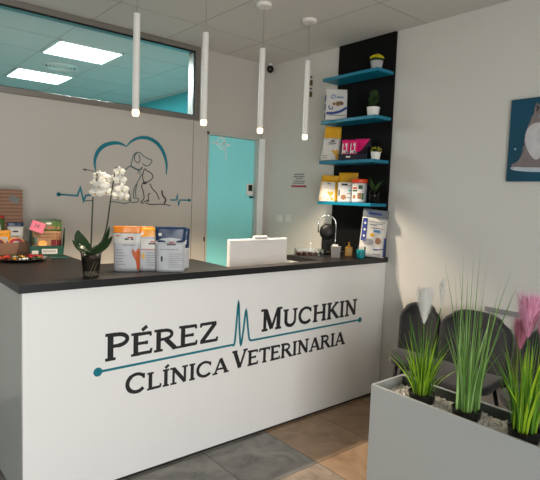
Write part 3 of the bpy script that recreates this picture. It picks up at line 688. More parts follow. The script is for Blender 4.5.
# ------------------------------------------------------------------ right end of the worktop
bg = pouch('food_bag', 'large leaning white pet food bag with blue prints at the worktop end', 'pet food bag', (3.050, 2.445, HT+.008), math.radians(-40), .20, .355, .095, .82, 'paperw', mat('grey_band', s(112, 118, 126), .4), [
    ('blueprint', (-.6, .45, .885, .935)), ('blueprint', (-.97, -.62, .32, .80)), ('greyink', (-.85, .0, .24, .38, ELL)), ('terr', (.1, .55, .27, .42, ELL)), ('mustard', (-.35, .0, .42, .50, ELL)),
    ('skyprint', (-.1, .45, .52, .57)), ('ink', (-.35, .65, .60, .612)), ('blueprint', (-.0, .8, .14, .20, [(0, 0), (.4, .1), (1, .7), (1, 1), (.5, .6), (0, .5)])), ('greyink', (.0, .6, .05, .08)), ('greyink', (-.45, .1, .66, .69)), ('greyink', (.1, .6, .69, .71)), ('greyink', (-.5, .8, .73, .745)),
    ('offwhite', (-.87, -.72, .40, .45, ELL)), ('offwhite', (-.87, -.72, .53, .58, ELL)), ('offwhite', (-.87, -.72, .67, .72, ELL))], None, 20, lean=.10, topw=.98, crease=.006)
b = bmn(); f = pouch_surf(.20, .355, .095, 20, .98, .10, .006, .85)
g = [[b.verts.new(f(u_, .02+.4*j/5, .003)) for u_ in (.8, .88, .95, .99)] for j in range(6)]
for j in range(5):
    for i in range(3): b.faces.new((g[j][i], g[j][i+1], g[j+1][i+1], g[j+1][i]))
obj('blue_side', b, 'blueprint', bg)
bg.rotation_euler[1] = .09
# turquoise jar
jt = thing('small_jar', 'small clear jar of turquoise contents in front of the leaning bag', 'jar', (2.905, 2.425, HT), face_cam(2.88, 2.42))
b = bmn(); lathe(b, [(.028, .002), (.030, .006), (.030, .060), (.026, .066)], seg=20); obj('contents', b, 'turq', jt, smooth=True)
b = bmn(); lathe(b, [(.033, 0), (.036, .004), (.036, .085), (.034, .088)], seg=20, cap=False); obj('jar_glass', b, 'clear', jt, smooth=True)
# amber dispenser
am = thing('dispenser_bottle', 'small amber yellow dispenser between the grey cup and the leaning bag', 'bottle', (2.945, 2.575, HT), face_cam(2.9, 2.6))
b = bmn(); box(b, -.028, .028, -.028, .028, 0, .07); obj('bottle_body', b, 'amber', am, bevel=.006)
b = bmn(); lathe(b, [(.012, .07), (.012, .082), (.006, .084), (.005, .108)], seg=12); obj('nozzle', b, 'amber', am)
# grey caddy
gc = thing('sugar_caddy', 'grey tapered square cup of white packets before the coffee machine', 'cup', (2.768, 2.545, HT), face_cam(2.77, 2.54))
b = bmn(); vv = box(b, -.038, .038, -.03, .03, 0, .085)
for v in b.verts:
    if v.co.z < .01: v.co.x *= .82; v.co.y *= .82
obj('cup_body', b, 'greyplast', gc, bevel=.003)
b = bmn()
for k_ in range(5): box(b, -.026, .014, -.022+.009*k_, -.018+.009*k_, .084, .094+.002*(k_ % 3))
obj('paper_packets', b, 'white', gc)
# coffee machine
cm = thing('coffee_machine', 'black capsule coffee machine with chrome arch handle by the black board', 'coffee machine', (2.895, 2.75, HT), face_cam(2.9, 2.75))
b = bmn(); box(b, -.062, .062, -.075, .06, 0, .02); obj('base', b, 'black', cm, bevel=.008)
b = bmn(); box(b, -.05, .045, -.01, .055, .02, .20); obj('body', b, 'black', cm, bevel=.014)
b = bmn()
mt_ = Matrix.Translation((-.008, -.085, .175)) @ Matrix.Rotation(-PI/2, 4, 'X')
bb = bmn(); lathe(b, [(.02, 0), (.052, .006), (.06, .02), (.062, .12), (.055, .14)], seg=28); bb.free()
bmesh.ops.transform(b, matrix=mt_, verts=b.verts); obj('brew_head', b, 'black', cm, smooth=True)
b = bmn(); pts = [(-.078, 0, .165)]+[(-.012+.068*math.cos(PI-a*PI/14), 0, .235+.068*math.sin(a*PI/14)) for a in range(15)]+[(.056, -.02, .12), (.056, -.03, .06)]
tube(b, pts, .006, 8); obj('handle', b, 'chrome', cm, smooth=True)
b = bmn(); lathe(b, [(.03, .0), (.03, .012)], c=(-.01, -.06, .02), seg=20); obj('drip_tray', b, 'chrome', cm)
# capsule tray
tr_c = Vector((2.66, 2.715, HT)); tr_r = face_cam(2.6, 2.7)*.8
tr = thing('capsule_tray', 'clear shallow plastic box of dark capsules left of the coffee machine', 'tray', tr_c, tr_r)
b = bmn(); box(b, -.105, .105, -.045, .045, 0, .004)
for q in (-1, 1): box(b, q*.105-.002, q*.105+.002, -.045, .045, .004, .055); box(b, -.105, .105, q*.045-.002, q*.045+.002, .004, .055)
obj('tray_walls', b, 'clear', tr)
random.seed(4)
Rm = Matrix.Rotation(tr_r, 4, 'Z')
cap = None
for k_ in range(8):
    p = tr_c + Rm @ Vector((-.078+.042*(k_//2), -.02+.038*(k_ % 2), .004))
    b = bmn(); lathe(b, [(.017, 0), (.018, .003), (.013, .022), (.007, .028)], seg=14)
    tag(obj('coffee_capsule', b, mat('capsule_brown', s(60, 28, 26), .35) if k_ == 0 else bpy.data.materials['capsule_brown']), 'dark brown coffee capsule lying in the clear plastic box', 'coffee capsule', 'coffee capsules in the clear box', tuple(p))
sp = thing('spoon', 'small white plastic spoon sticking up from the clear box', 'spoon', tuple(tr_c + Rm @ Vector((.01, 0, .004))))
b = bmn(); tube(b, [(-.012, 0, .0), (-.004, 0, .03), (0, 0, .085)], [.003, .0025, .002], 6); obj('handle', b, 'white', sp)
b = bmn(); ball(b, (0, 0, .088), .008, 2, (1, .5, 1.3)); obj('bowl', b, 'white', sp)

# ------------------------------------------------------------------ left end of the worktop
cr = thing('display_crate', 'brown slatted board display crate with tall back at the counter left', 'display crate', (.76, 3.62, HT))
b = bmn(); box(b, -.18, .158, .085, .097, 0, .415); obj('back_panel', b, 'slats', cr, bevel=.002)
b = bmn(); box(b, -.18, .155, -.11, -.10, 0, .078); obj('front_panel', b, 'wood', cr, bevel=.002)
b = bmn(); box(b, -.18, -.172, -.10, .085, 0, .078); box(b, .147, .155, -.10, .085, 0, .078); obj('side_panel', b, 'wood', cr)
b = bmn(); box(b, -.172, .147, -.10, .085, 0, .01); obj('bottom_panel', b, 'wood', cr)
b = bmn(); mx_ = Matrix.Translation((.105, .0842, .35)) @ Matrix.Rotation(.5, 4, 'Y'); box(b, -.03, .03, -.0008, .0008, -.022, .022, mx_); obj('grey_sticker', b, 'greyplast', cr)
zc_ = HT+.0105
pouch('snack_pouch', 'tall green and white pouch with red rim against the slatted crate back', 'snack pouch', (.735, 3.678, zc_), -.10, .125, .232, .04, .93, 'leafgreen', 'red', [('paperw', (-.75, .7, .25, .92, ELL)), ('greyink', (-.4, .2, .5, .62)), ('greyink', (-.3, .3, .7, .74))], None, 30)
pouch('snack_pouch', 'blue edged white pouch standing beside the green one in the crate', 'snack pouch', (.856, 3.640, zc_), -.15, .096, .190, .04, .86, 'paperw', 'navy', [('navy', (-.95, .95, .10, .22)), ('ink', (-.4, .4, .66, .72, ELL)), ('greyink', (-.5, .5, .52, .55)), ('navy', (-.6, -.3, .3, .38)), ('greyink', (-.2, .6, .32, .36))], None, 31)
pouch('snack_pouch', 'yellow pouch with white centre between the blue one and green one', 'snack pouch', (.775, 3.605, zc_), -.15, .085, .142, .035, .84, 'orangeb', 'orangeb', [('paperw', (-.55, .6, .1, .7)), ('greyink', (-.3, .3, .4, .48))], None, 32)
pouch('snack_pouch', 'brown pouch standing at the left edge of the crate', 'snack pouch', (.628, 3.615, zc_), -.1, .055, .12, .035, .8, 'terr', 'orangeb', [], None, 36)
for q, (xx, w_, lab) in enumerate(((.715, .12, 'yellow rimmed tub with dark wine arch label in front of the crate'), (.84, .095, 'yellow rimmed tub with bright red arch label at the crate corner'))):
    tb = thing('treat_tub', lab, 'treat tub', (xx, 3.553, zc_), -.15, 'yellow rimmed arch tubs in the crate')
    arch = [(-w_/2, 0), (-w_/2, .06)]+[(w_/2*math.cos(PI-a*PI/10), .068+.032*math.sin(a*PI/10)) for a in range(11)]+[(w_/2, .06), (w_/2, 0)]
    b = bmn(); prism(b, arch, lambda a, z, d_: (a, -.015+d_, z), .03); obj('yellow_rim', b, 'orangeb', tb)
    sc = lambda k_, zz: [(a*k_, .012+(z)*zz) for a, z in arch]
    b = bmn(); prism(b, sc(.86, .82), lambda a, z, d_: (a, -.015-d_, z), .001); obj('arch_label', b, ('wine', 'red')[q], tb)
    b = bmn(); prism(b, [(a*.6, .066+max(0, z-.06)*.3) if z > .02 else (a*.6, .056) for a, z in arch[1:-1]], lambda a, z, d_: (a, -.016-d_, z), .001) if False else disc(b, 0, .066, w_*.2, lambda a, z, d_: (a, -.016-d_, z*.5+.033), .001); obj('white_print', b, 'offwhite', tb)
# green carton
GX, GY, GR = .995, 3.45, -.20
gx = thing('display_carton', 'dark green open carton with white strip holding kraft snack bags', 'display carton', (GX, GY, HT), GR)
hw_ = .098
b = bmn(); box(b, -hw_, hw_, -.052, -.048, 0, .064); obj('front_flap', b, 'greenbox', gx)
for q in (-1, 1):
    b = bmn(); prism(b, [(-.05, 0), (.05, 0), (.05, .17), (.0, .175), (-.05, .10)], lambda y, z, d_, q=q: (q*(hw_-d_)+q*z*.10, y, z), .003); obj('side_flap', b, 'greenbox', gx)
b = bmn(); box(b, -hw_, hw_, .047, .05, 0, .16); obj('back_flap', b, 'greenbox', gx)
b = bmn(); box(b, -hw_+.003, hw_-.003, -.048, .047, 0, .003); obj('bottom_flap', b, 'greenbox', gx)
b = bmn(); box(b, -.03, .062, -.0535, -.052, .012, .044); obj('white_strip', b, 'offwhite', gx)
b = bmn(); box(b, -.088, -.05, -.0535, -.052, .012, .034); obj('white_strip', b, 'offwhite', gx)
b = bmn(); ribbon(b, [(-.024+.004*i, .028+(.008 if i % 2 else -.006)) for i in range(20)], .003, lambda a, z, d_: (a, -.0537-d_, z), .0005); obj('strip_writing', b, 'greyink', gx)
Rg = Matrix.Rotation(GR, 4, 'Z')
for q, (dx, dy, sd, ww, hh) in enumerate(((-.012, -.012, 33, .150, .232), (.020, .026, 34, .150, .225))):
    p = Vector((GX, GY, HT+.004)) + Rg @ Vector((dx, dy, 0))
    pouch('snack_bag', ('kraft snack bag with leafy green top, in front in the green carton', 'kraft snack bag with leafy green top, behind the front one in the green carton')[q], 'snack bag', tuple(p), GR, ww, hh, .035, .66, 'kraft', 'leafgreen', [('leafd', (-.97, .97, .94, 1.0)), ('terr', (-.1, .9, .70, .82, ELL)), ('offwhite', (.1, .6, .84, .90, ELL)), ('orangeb', (-.5, .2, .22, .40, ELL)), ('terr', (-.9, .9, .57, .60)), ('terr', (-.9, .9, .48, .505)), ('wine', (.55, .95, .2, .42)), ('leafd', (-.95, -.6, .30, .5))], 'kraft snack bags in the green carton', sd)
nt_ = thing('price_note', 'pink handwritten price note tilted on the front of the green carton', 'price note', (.934, 3.418, HT+.186), GR)
mx_ = Matrix.Rotation(.34, 4, 'Y')
b = bmn(); box(b, -.040, .040, -.0005, .0005, -.033, .033, mx_); obj('paper', b, 'pinknote', nt_)
b = bmn(); text_mesh(b, '2€.', .030, lambda a, c_, d_: tuple(mx_ @ Vector((a, -.0012, c_-.006))), 0); obj('handwriting', b, 'ink', nt_)
# plate with sweets
pc = Vector((.80, 3.235, HT))
pl = thing('plate', 'dark round glass plate of wrapped sweets before the crate', 'plate', tuple(pc))
b = bmn(); lathe(b, [(.05, 0), (.06, .0), (.13, .012), (.135, .016), (.128, .016), (.06, .006)], seg=40); obj('dish', b, mat('dark_glass_plate', s(24, 32, 30), .12), pl, smooth=True)
random.seed(21)
cols = [('red', 'red'), ('greenbox', 'green'), ('orangeb', 'yellow'), ('lid', 'orange'), ('leafgreen', 'lime'), ('offwhite', 'white'), ('wine', 'dark red')]
k_ = 0
for ring, rr in ((6, .045), (12, .095)):
    for i in range(ring):
        a = 2*PI*i/ring+rr*9; ci = cols[(i*3+ring) % 7]
        if ring == 12 and (a % (2*PI) < .9 or a % (2*PI) > 5.9): ci = cols[0]
        p = pc + Vector((rr*math.cos(a), rr*math.sin(a), .012 if ring == 12 else .010))
        b = bmn(); ball(b, (0, 0, .008), .013, 2, (1, .7, .55))
        for q in (-1, 1): prism(b, [(q*.012, .008), (q*.026, .015), (q*.026, .001)], lambda x_, z_, d_: (x_, d_-.0005, z_), .001)
        tag(obj('wrapped_sweet', b, ci[0], smooth=False), ci[1]+' wrapped sweet lying on the dark plate', 'sweet', 'wrapped sweets on the plate', tuple(p), random.uniform(0, 3)); k_ += 1
b = bmn(); tube(b, [(-.055, 0, .005), (.04, 0, .005), (.052, 0, .005)], [.0045, .0045, .002], 8)
tag(obj('pen', b, 'pen'), 'teal pen lying on the worktop right of the sweets plate', 'pen', None, (1.02, 3.245, HT), -.1)

# ------------------------------------------------------------------ orchid
oc = Vector((.925, 2.475, HT)); od = (oc-CAM).dot(CF)
oc_t = thing('orchid', 'white orchid with two stems in a clear pot near the counter left', 'orchid', tuple(oc))
def OP(px, py, dd=0): return atd(px, py, od+dd)-oc
b = bmn(); lathe(b, [(.034, 0), (.038, .004), (.049, .118), (.052, .120), (.052, .126), (.0485, .126)], seg=28, cap=False); obj('pot', b, 'clear', oc_t, smooth=True)
b = bmn(); lathe(b, [(.005, .030), (.0355, .032), (.0445, .10), (.02, .112), (.004, .113)], seg=24)
for v in b.verts: v.co += Vector((v.co.x, v.co.y, 0)).normalized()*noise.noise(v.co*90)*.003
obj('bark', b, 'bark', oc_t)
b = bmn()
random.seed(8)
for k_ in range(9):
    a = random.uniform(0, 6.28); tube(b, [((.0375+.002*q)*math.cos(a+q*.25), (.0375+.002*q)*math.sin(a+q*.25), .008+.025*q) for q in range(4)], .0018, 5)
obj('roots', b, mat('pale_root', s(120, 110, 80), .7), oc_t)
def leaf(base, tip, bend, wid, nrm):
    b = bmn(); base, tip, bend, nrm = map(Vector, (base, tip, bend, nrm)); prev = None; n = 12
    for i in range(n+1):
        t = i/n; p = base*(1-t)**2+bend*2*t*(1-t)+tip*t*t; tg = ((bend-base)*(1-t)+(tip-bend)*t).normalized(); sd = tg.cross(nrm).normalized()
        ww = wid*(.35+.65*math.sin(PI*min(1, t*.75+.18)))*math.sqrt(max(0.02, 1-t**4)); fold = nrm*ww*.25
        row = [b.verts.new(p-sd*ww+fold), b.verts.new(p), b.verts.new(p+sd*ww+fold)]
        if prev:
            for q in range(2): b.faces.new((prev[q], prev[q+1], row[q+1], row[q]))
        prev = row
    obj('leaf', b, 'leafd', oc_t, smooth=True, solid=.0022, sub=1)
top0 = Vector((0, 0, .118)); cv = -CF
leaf(top0, OP(78, 230, .01), OP(78, 242, .01), .031, cv+Vector((.1, 0, .6)))
leaf(top0, OP(72.5, 240, -.02), OP(80, 252, -.02), .018, cv+Vector((0, 0, 1)))
leaf(top0, OP(77, 247, -.05), OP(84, 248, -.05), .024, Vector((0, 0, 1))+cv*.5)
leaf(top0, OP(112.5, 236, -.02), OP(106, 250, -.02), .024, cv*.8+Vector((0, 0, .6)))
leaf(top0, OP(109.5, 226, .02), OP(108, 245, .03), .017, cv+Vector((-.4, 0, .3)))
leaf(top0, OP(101, 246, .06), OP(98, 244, .04), .016, Vector((0, 0, 1))+cv*.3)
b = bmn(); s1 = smooth_pts([Vector((-.002, 0, .11)), OP(91.8, 225), OP(92.6, 208), OP(93.2, 196), OP(96, 184, -.01), OP(97, 174), OP(92, 171, .01), OP(84, 169, .01)], 5)
tube(b, s1, [.0042-.0026*i/len(s1) for i in range(len(s1))], 7); obj('flower_stem', b, 'stem', oc_t, smooth=True)
b = bmn(); s2 = smooth_pts([Vector((.004, 0, .11)), OP(101, 243), OP(106.5, 228), OP(110, 204), OP(113, 184), OP(115.8, 167)], 5)
tube(b, s2, [.0045-.0015*i/len(s2) for i in range(len(s2))], 7); obj('flower_stem', b, 'stem', oc_t, smooth=True)
b = bmn()
for q in ((84, 169.5), (86, 170)): ball(b, OP(*q, .01), .004, 2, (1, 1, 1.5))
obj('bud', b, 'stem', oc_t)
def flower(c_, nrm, sz):
    sz *= 1.12
    nrm = Vector(nrm).normalized(); a_ = nrm.cross(Vector((0, 0, 1))).normalized(); c2 = a_.cross(nrm).normalized() if False else nrm.cross(a_).normalized()
    if c2.z < 0: c2 = -c2
    b = bmn()
    for ang, L_, W_ in ((90, 1, .62), (210, .95, .6), (330, .95, .6), (12, 1.1, .98), (168, 1.1, .98)):
        t0 = math.radians(ang); d_ = a_*math.cos(t0)+c2*math.sin(t0); sd = nrm.cross(d_); prev = None
        for i in range(7):
            t = i/6; ww = sz*.5*W_*math.sin(PI*min(.98, .12+t*.86))**.7; p = c_+d_*sz*L_*t+nrm*sz*(.06-.22*t*t+(.03 if ang in (12, 168) else 0))
            row = [b.verts.new(p-sd*ww-nrm*ww*.15), b.verts.new(p), b.verts.new(p+sd*ww-nrm*ww*.15)]
            if prev:
                for q in range(2): b.faces.new((prev[q], prev[q+1], row[q+1], row[q]))
            prev = row
    fo = obj('flower', b, 'orchidw', oc_t, smooth=True, solid=.0008)
    b = bmn(); ball(b, c_+nrm*sz*.14-c2*sz*.1, sz*.12, 2, (1, 1, 1.1)); ball(b, c_+nrm*sz*.16-c2*sz*.24, sz*.08, 1); obj('flower_lip', b, 'yellow', fo, smooth=True)
v0_ = -CF
for (px, py, dd, nn, sz) in ((99, 186, -.03, (-.1, 0, -.1), .032), (95.5, 193, -.02, (-.2, 0, -.3), .031), (93, 184.5, .0, (-.7, 0, .1), .028), (97.5, 175, .01, (-.3, 0, .5), .028), (105.5, 178, .03, (1.0, .3, .3), .030), (106, 192, .01, (.6, 0, -.3), .030), (104, 185.5, -.01, (.4, 0, .1), .028),
                             (119.5, 171.5, -.0, (.5, 0, .1), .024), (119.8, 180, -.02, (.3, 0, 0), .028), (122, 190, -.01, (.7, 0, -.1), .032), (118.5, 196, .0, (.1, 0, -.5), .030), (124, 197, .01, (.8, 0, -.4), .026), (113.5, 178, .02, (-.6, 0, .2), .024)):
    flower(OP(px, py, dd), v0_+CR*nn[0]+CU*nn[2], sz)

# ------------------------------------------------------------------ pendants
px_ = [1.262, 1.71, 2.155, 2.572]
labs = ['slim white pendant tube lamp, leftmost of four, hanging before the window', 'slim white pendant tube lamp hanging left of the teal door', 'slim white pendant tube lamp hanging before the teal door jamb', 'slim white pendant tube lamp nearest the black shelf board']
for x_, lb in zip(px_, labs):
    t_ = thing('pendant_lamp', lb, 'pendant lamp', (x_, 2.72, ZC), 0, 'pendant tube lamps over the counter')
    b = bmn(); lathe(b, [(.048, -.022), (.052, -.018), (.052, 0)], seg=28); obj('canopy', b, 'white', t_)
    b = bmn(); tube(b, [(0, 0, -.02), (0, 0, -.295)], .0018, 6); obj('cord', b, 'greyink', t_)
    b = bmn(); lathe(b, [(.008, -.285), (.019, -.288), (.0195, -.81), (.017, -.812)], seg=20); obj('tube_shade', b, 'white', t_, smooth=False)
    b = bmn(); lathe(b, [(.0175, -.81), (.019, -.815), (.019, -.835), (.014, -.843)], seg=20); obj('lamp_tip', b, 'bulb', t_, smooth=True)
    L_ = bpy.data.lights.new('pendant_glow', 'SPOT'); L_.energy = 38; L_.color = (1, .82, .62); L_.shadow_soft_size = .02; L_.spot_size = math.radians(120); L_.spot_blend = .35
    lo = bpy.data.objects.new('pendant_glow', L_); C.objects.link(lo); lo.location = (x_, 2.72, ZC-.86)

# ------------------------------------------------------------------ right wall fittings
def Bp(px, py): return hit(0, XB, px, py)
fWB = lambda y, z, d_: (XB-d_, y, z)
t_ = thing('wall_camera', 'small black security camera under the ceiling in the corner', 'camera', (XB-.055, 3.845, ZC))
b = bmn(); lathe(b, [(.016, -.02), (.02, 0)], seg=16); obj('mount', b, 'white', t_)
b = bmn(); ball(b, (0, 0, -.05), .032, 3, (1, 1, 1.15)); obj('camera_body', b, 'black', t_, smooth=True)
b = bmn(); ball(b, (-.02, -.02, -.058), .009, 2); obj('lens', b, 'greyplast', t_, smooth=True)
for i, (q, zz) in enumerate(((3.385, 2.53), (3.335, 2.53), (3.385, 2.43), (3.335, 2.43))):
    h_ = thing('wall_hook', ('upper far small olive brown knob on the wall behind a pendant', 'upper near small olive brown knob on the wall behind a pendant', 'lower far small olive brown knob on the wall behind a pendant', 'lower near small olive brown knob on the wall behind a pendant')[i], 'wall hook', (XB, q-.012, zz), 0, 'small knobs on the right wall')
    b = bmn(); box(b, -.02, 0, -.012, .012, -.028, .02); obj('knob', b, 'hook', h_, bevel=.008)
    b = bmn(); ball(b, (-.010, 0, .045), .0085, 2); obj('stud', b, 'black', h_)
sg = thing('wall_sign', 'small grey lettered notice with a dark red bar on the right wall', 'sign', tuple(Bp(300, 180)))
sl = Bp(300, 180); fS = lambda y, z, d_: (-.0015-d_, -(y), z)
b = bmn()
# wall runs towards the camera: image-right is -Y
pr = lambda px, py: (-(Bp(px, py).y-sl.y), Bp(px, py).z-sl.z)
for (x0_, x1_, y_) in ((294.5, 304.5, 174.3), (293.8, 305, 176.6), (296, 303, 178.6), (294, 305.2, 181.2), (293, 304.5, 183.2)):
    a, c_ = pr(x0_, y_), pr(x1_, y_); n = 9
    for k_ in range(n):
        u0 = a[0]+(c_[0]-a[0])*k_/n; u1 = a[0]+(c_[0]-a[0])*(k_+.72)/n
        ribbon(b, [(u0, a[1]), (u1, a[1])], .009, fS, .0012)
obj('notice_text', b, 'signgrey', sg)
b = bmn(); a, c_ = pr(291.5, 186.2), pr(306.5, 186.2); ribbon(b, [(a[0], a[1]), (c_[0], a[1])], .016, fS, .0015); obj('red_bar', b, 'signred', sg)
for i, (px, lb) in enumerate(((279.8, 'square white wall switch nearer the door, left of the pair'), (288.8, 'square white wall switch nearer the shelves, right of the pair'))):
    p = Bp(px, 218)
    w_ = thing('light_switch', lb, 'light switch', (XB, p.y, p.z), 0, 'pair of wall switches')
    b = bmn(); box(b, -.010, 0, -.045, .045, -.042, .042); obj('switch_plate', b, 'offwhite', w_, bevel=.003)
    b = bmn(); box(b, -.014, -.010, -.028, .028, -.028, .028); obj('rocker', b, 'white', w_, bevel=.002)

# cat picture
CS = -.085
cp = thing('canvas_picture', 'teal blue canvas picture of a long haired grey cat on the right wall', 'picture', (XB, 1.21, 1.905))
b = bmn(); box(b, -.022, 0, -.31, .31, -.25, .25); obj('canvas', b, mat('teal_blue_canvas', s(0, 70, 96), .6, noise_s=3, noise_a=.35), cp, bevel=.002)
fC = lambda y, z, d_: (-.0222-d_, -y, z)
b = bmn(); prism(b, smooth_pts([(-.285, -.165), (-.24, -.15), (-.15, -.145), (.05, -.15), (.2, -.15), (.29, -.16), (.28, -.20), (.1, -.20), (-.1, -.195), (-.2, -.19), (-.27, -.18)], 3, True)[:-1], fC, .0008); obj('white_fur_base', b, mat('white_fur_paint', s(185, 195, 205), .8, noise_s=30, noise_a=.4), cp)
b = bmn(); prism(b, smooth_pts([(-.268, -.16), (-.236, -.12), (-.215, -.07), (-.20, -.01), (-.20, .05), (-.185, .11), (-.172, .15), (-.158, .215), (-.12, .185), (-.06, .185), (-.03, .215), (-.02, .15), (.0, .08), (.06, -.02), (.10, -.12), (.08, -.165)], 4, True)[:-1], fC, .0014); obj('cat_painting', b, mat('grey_brown_fur_paint', s(128, 118, 118), .8, noise_s=16, noise_a=.4), cp)
b = bmn(); random.seed(17)
edge_ = [Vector(q) for q in [(-.268, -.16), (-.236, -.12), (-.215, -.07), (-.205, -.01), (-.203, .05), (-.185, .11), (-.172, .15)]]
for q in range(90):
    k_ = random.random()*(len(edge_)-1.001); i_ = int(k_); p_ = edge_[i_].lerp(edge_[i_+1], k_-i_); L_ = random.uniform(.01, .024)
    ribbon(b, [p_+Vector((.012, .006)), p_+Vector((-L_*.6, -L_*.8))], [.006, .001], fC, .0012)
obj('fur_strokes', b, mat('fur_stroke_paint', s(150, 142, 142), .8, noise_s=50, noise_a=.3), cp)
b = bmn(); prism(b, smooth_pts([(-.21, .0), (-.203, .06), (-.165, .095), (-.1, .09), (-.07, .03), (-.09, -.07), (-.13, -.12), (-.165, -.10), (-.195, -.05)], 4, True)[:-1], fC, .002); obj('pale_chest', b, mat('pale_fur_paint', s(200, 198, 202), .8, noise_s=25, noise_a=.25), cp)
b = bmn(); disc(b, -.125, .135, .010, fC, .0025); disc(b, -.06, .135, .010, fC, .0025); disc(b, -.265, -.052, .006, fC, .0025); obj('pale_blue_dots', b, mat('ice_blue_paint', s(150, 200, 225), .6), cp)
b = bmn(); prism(b, [(-.10, .10), (-.084, .10), (-.092, .088)], fC, .0028); prism(b, [(-.158, .205), (-.135, .185), (-.155, .16)], fC, .002); prism(b, [(-.035, .205), (-.06, .185), (-.035, .16)], fC, .002); obj('dark_points', b, 'catink', cp)

# ------------------------------------------------------------------ planter with artificial grasses
PX0, PX1, PY0, PY1, PH = 1.977, 2.235, .28, 1.540, .60
pt = thing('planter_box', 'long pale grey rectangular planter box at the right foreground', 'planter', ((PX0+PX1)/2, (PY0+PY1)/2, 0))
hx, hy = (PX1-PX0)/2, (PY1-PY0)/2; tk = .014
b = bmn()
box(b, -hx, -hx+tk, -hy, hy, 0, PH); box(b, hx-tk, hx, -hy, hy, 0, PH); box(b, -hx+tk, hx-tk, hy-tk, hy, 0, PH); box(b, -hx+tk, hx-tk, -hy, -hy+tk, 0, PH); obj('shell', b, 'planter', pt, bevel=.002)
b = bmn(); box(b, -hx+tk, hx-tk, -hy+tk, hy-tk, .40, .52); obj('inner_floor', b, 'planter_in', pt)
b = bmn(); box(b, hx-tk-.004, hx-tk, -hy+tk, hy-tk, .52, PH-.004); obj('inner_back_shade', b, mat('painted_shade', s(62, 70, 65), .7), pt)  # dark sheet standing in for the shadow on the inner back wall
b = bmn()
nxx, nyy = 26, 120
gv = [[b.verts.new((PX0+.016+(PX1-PX0-.038)*i/nxx, PY0+.016+(PY1-PY0-.032)*j/nyy, .550+.014*noise.noise(Vector((i*.9, j*.9, 0)))+.008*random.random())) for i in range(nxx+1)] for j in range(nyy+1)]
for j in range(nyy):
    for i in range(nxx): b.faces.new((gv[j][i], gv[j][i+1], gv[j+1][i+1], gv[j+1][i]))
bot = bmesh.ops.extrude_face_region(b, geom=list(b.faces))
for e in bot['geom']:
    if isinstance(e, bmesh.types.BMVert): e.co.z = .5205
gr = obj('gravel', b, 'gravel'); gr['kind'] = 'stuff'; gr['label'] = 'pale grey gravel filling the planter around the black pots'; gr['category'] = 'gravel'
def blades(bm, n, hmin, hmax, spread, wid, seed, r0=.035, droop=.5, z0=.07):
    random.seed(seed)
    for k_ in range(n):
        a = random.uniform(0, 2*PI); rr = r0*math.sqrt(random.random()); H_ = random.uniform(hmin, hmax); sp_ = spread*(random.random()**1.2)*(1.1-.35*H_/hmax)
        dr_ = random.random()**2*droop; da = a+random.uniform(-.5, .5); tw = random.uniform(0, PI); wd = wid*random.uniform(.7, 1.2); prev = None; n_ = 9
        for i in range(n_+1):
            t = i/n_; out = sp_*t**1.5
            z = z0+H_*(t-dr_*.35*t**3.2); x_ = rr*math.cos(a)+out*math.cos(da); y_ = rr*math.sin(a)+out*math.sin(da)
            ww = wd*.5*(1-t**2.2)*(0.75+.25*math.sin(PI*t)); ta = tw+.6*t; sd = Vector((math.cos(ta), math.sin(ta), 0))*max(ww, .0003); md_ = Vector((-math.sin(ta), math.cos(ta), 0))*ww*.35
            p = Vector((x_, y_, z)); row = [bm.verts.new(p-sd), bm.verts.new(p+md_), bm.verts.new(p+sd)]
            if prev:
                for q in range(2): bm.faces.new((prev[q], prev[q+1], row[q+1], row[q]))
            prev = row
def plume(t_, base, H_, R_, m_, seed, tilt=(0, 0), name='plume', n=900):
    random.seed(seed); b = bmn(); base = Vector(base); ax = Vector((tilt[0], tilt[1], 1)).normalized()
    for k_ in range(n):
        t = random.random()**.9; prof = R_*((.2+.9*math.sin(PI*.5*t/.5)) if t < .5 else (1.1-.9*((t-.5)/.5)**1.3)); a = random.uniform(0, 2*PI); o_ = base+ax*H_*t*.9
        d_ = Vector((math.cos(a), math.sin(a), 0)); L_ = prof*random.uniform(.6, 1.1); up_ = .9+.7*random.random()
        p1 = o_+d_*L_*.55+ax*L_*.55*up_; p2 = o_+d_*L_+ax*L_*1.35*up_+Vector((0, 0, -.15*L_)); sd = d_.cross(ax).normalized()*.0011
        v = [b.verts.new(o_-sd), b.verts.new(o_+sd), b.verts.new(p1+sd), b.verts.new(p1-sd), b.verts.new(p2)]
        b.faces.new((v[0], v[1], v[2], v[3])); b.faces.new((v[3], v[2], v[4]))
    tube(b, [base-ax*.02, base+ax*H_*.8], [.002, .001], 5)
    return obj(name, b, m_, t_)
def gplant(label, loc, parts, plumes, stems=()):
    t_ = thing('potted_grass', label, 'potted grass', loc, 0, 'artificial grasses in the planter')
    b = bmn(); lathe(b, [(.052, 0), (.064, .075), (.066, .078), (.06, .078), (.055, .065), (.01, .064)], seg=28); obj('pot', b, 'blackpot', t_, smooth=False)
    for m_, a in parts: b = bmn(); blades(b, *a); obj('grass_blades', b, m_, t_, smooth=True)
    for p_ in plumes: 
        b0 = Vector(p_[0]); bs = bmn(); tube(bs, [(0, 0, .06), b0*.5+Vector((0, 0, .05)), b0], .0022, 6); obj('plume_stem', bs, 'grass3d', t_)
        plume(t_, *p_)
    return t_
PC1, PC2, PC3 = (2.105, 1.335, .5205), (2.105, 1.105, .5205), (2.11, .855, .5205)
def LP(c_, px, py): v = hit(0, c_[0], px, py); return (0, v.y-c_[1], v.z-c_[2])
def LPx(c_, px, py, dx): v = hit(0, c_[0]+dx, px, py); return (dx, v.y-c_[1], v.z-c_[2])
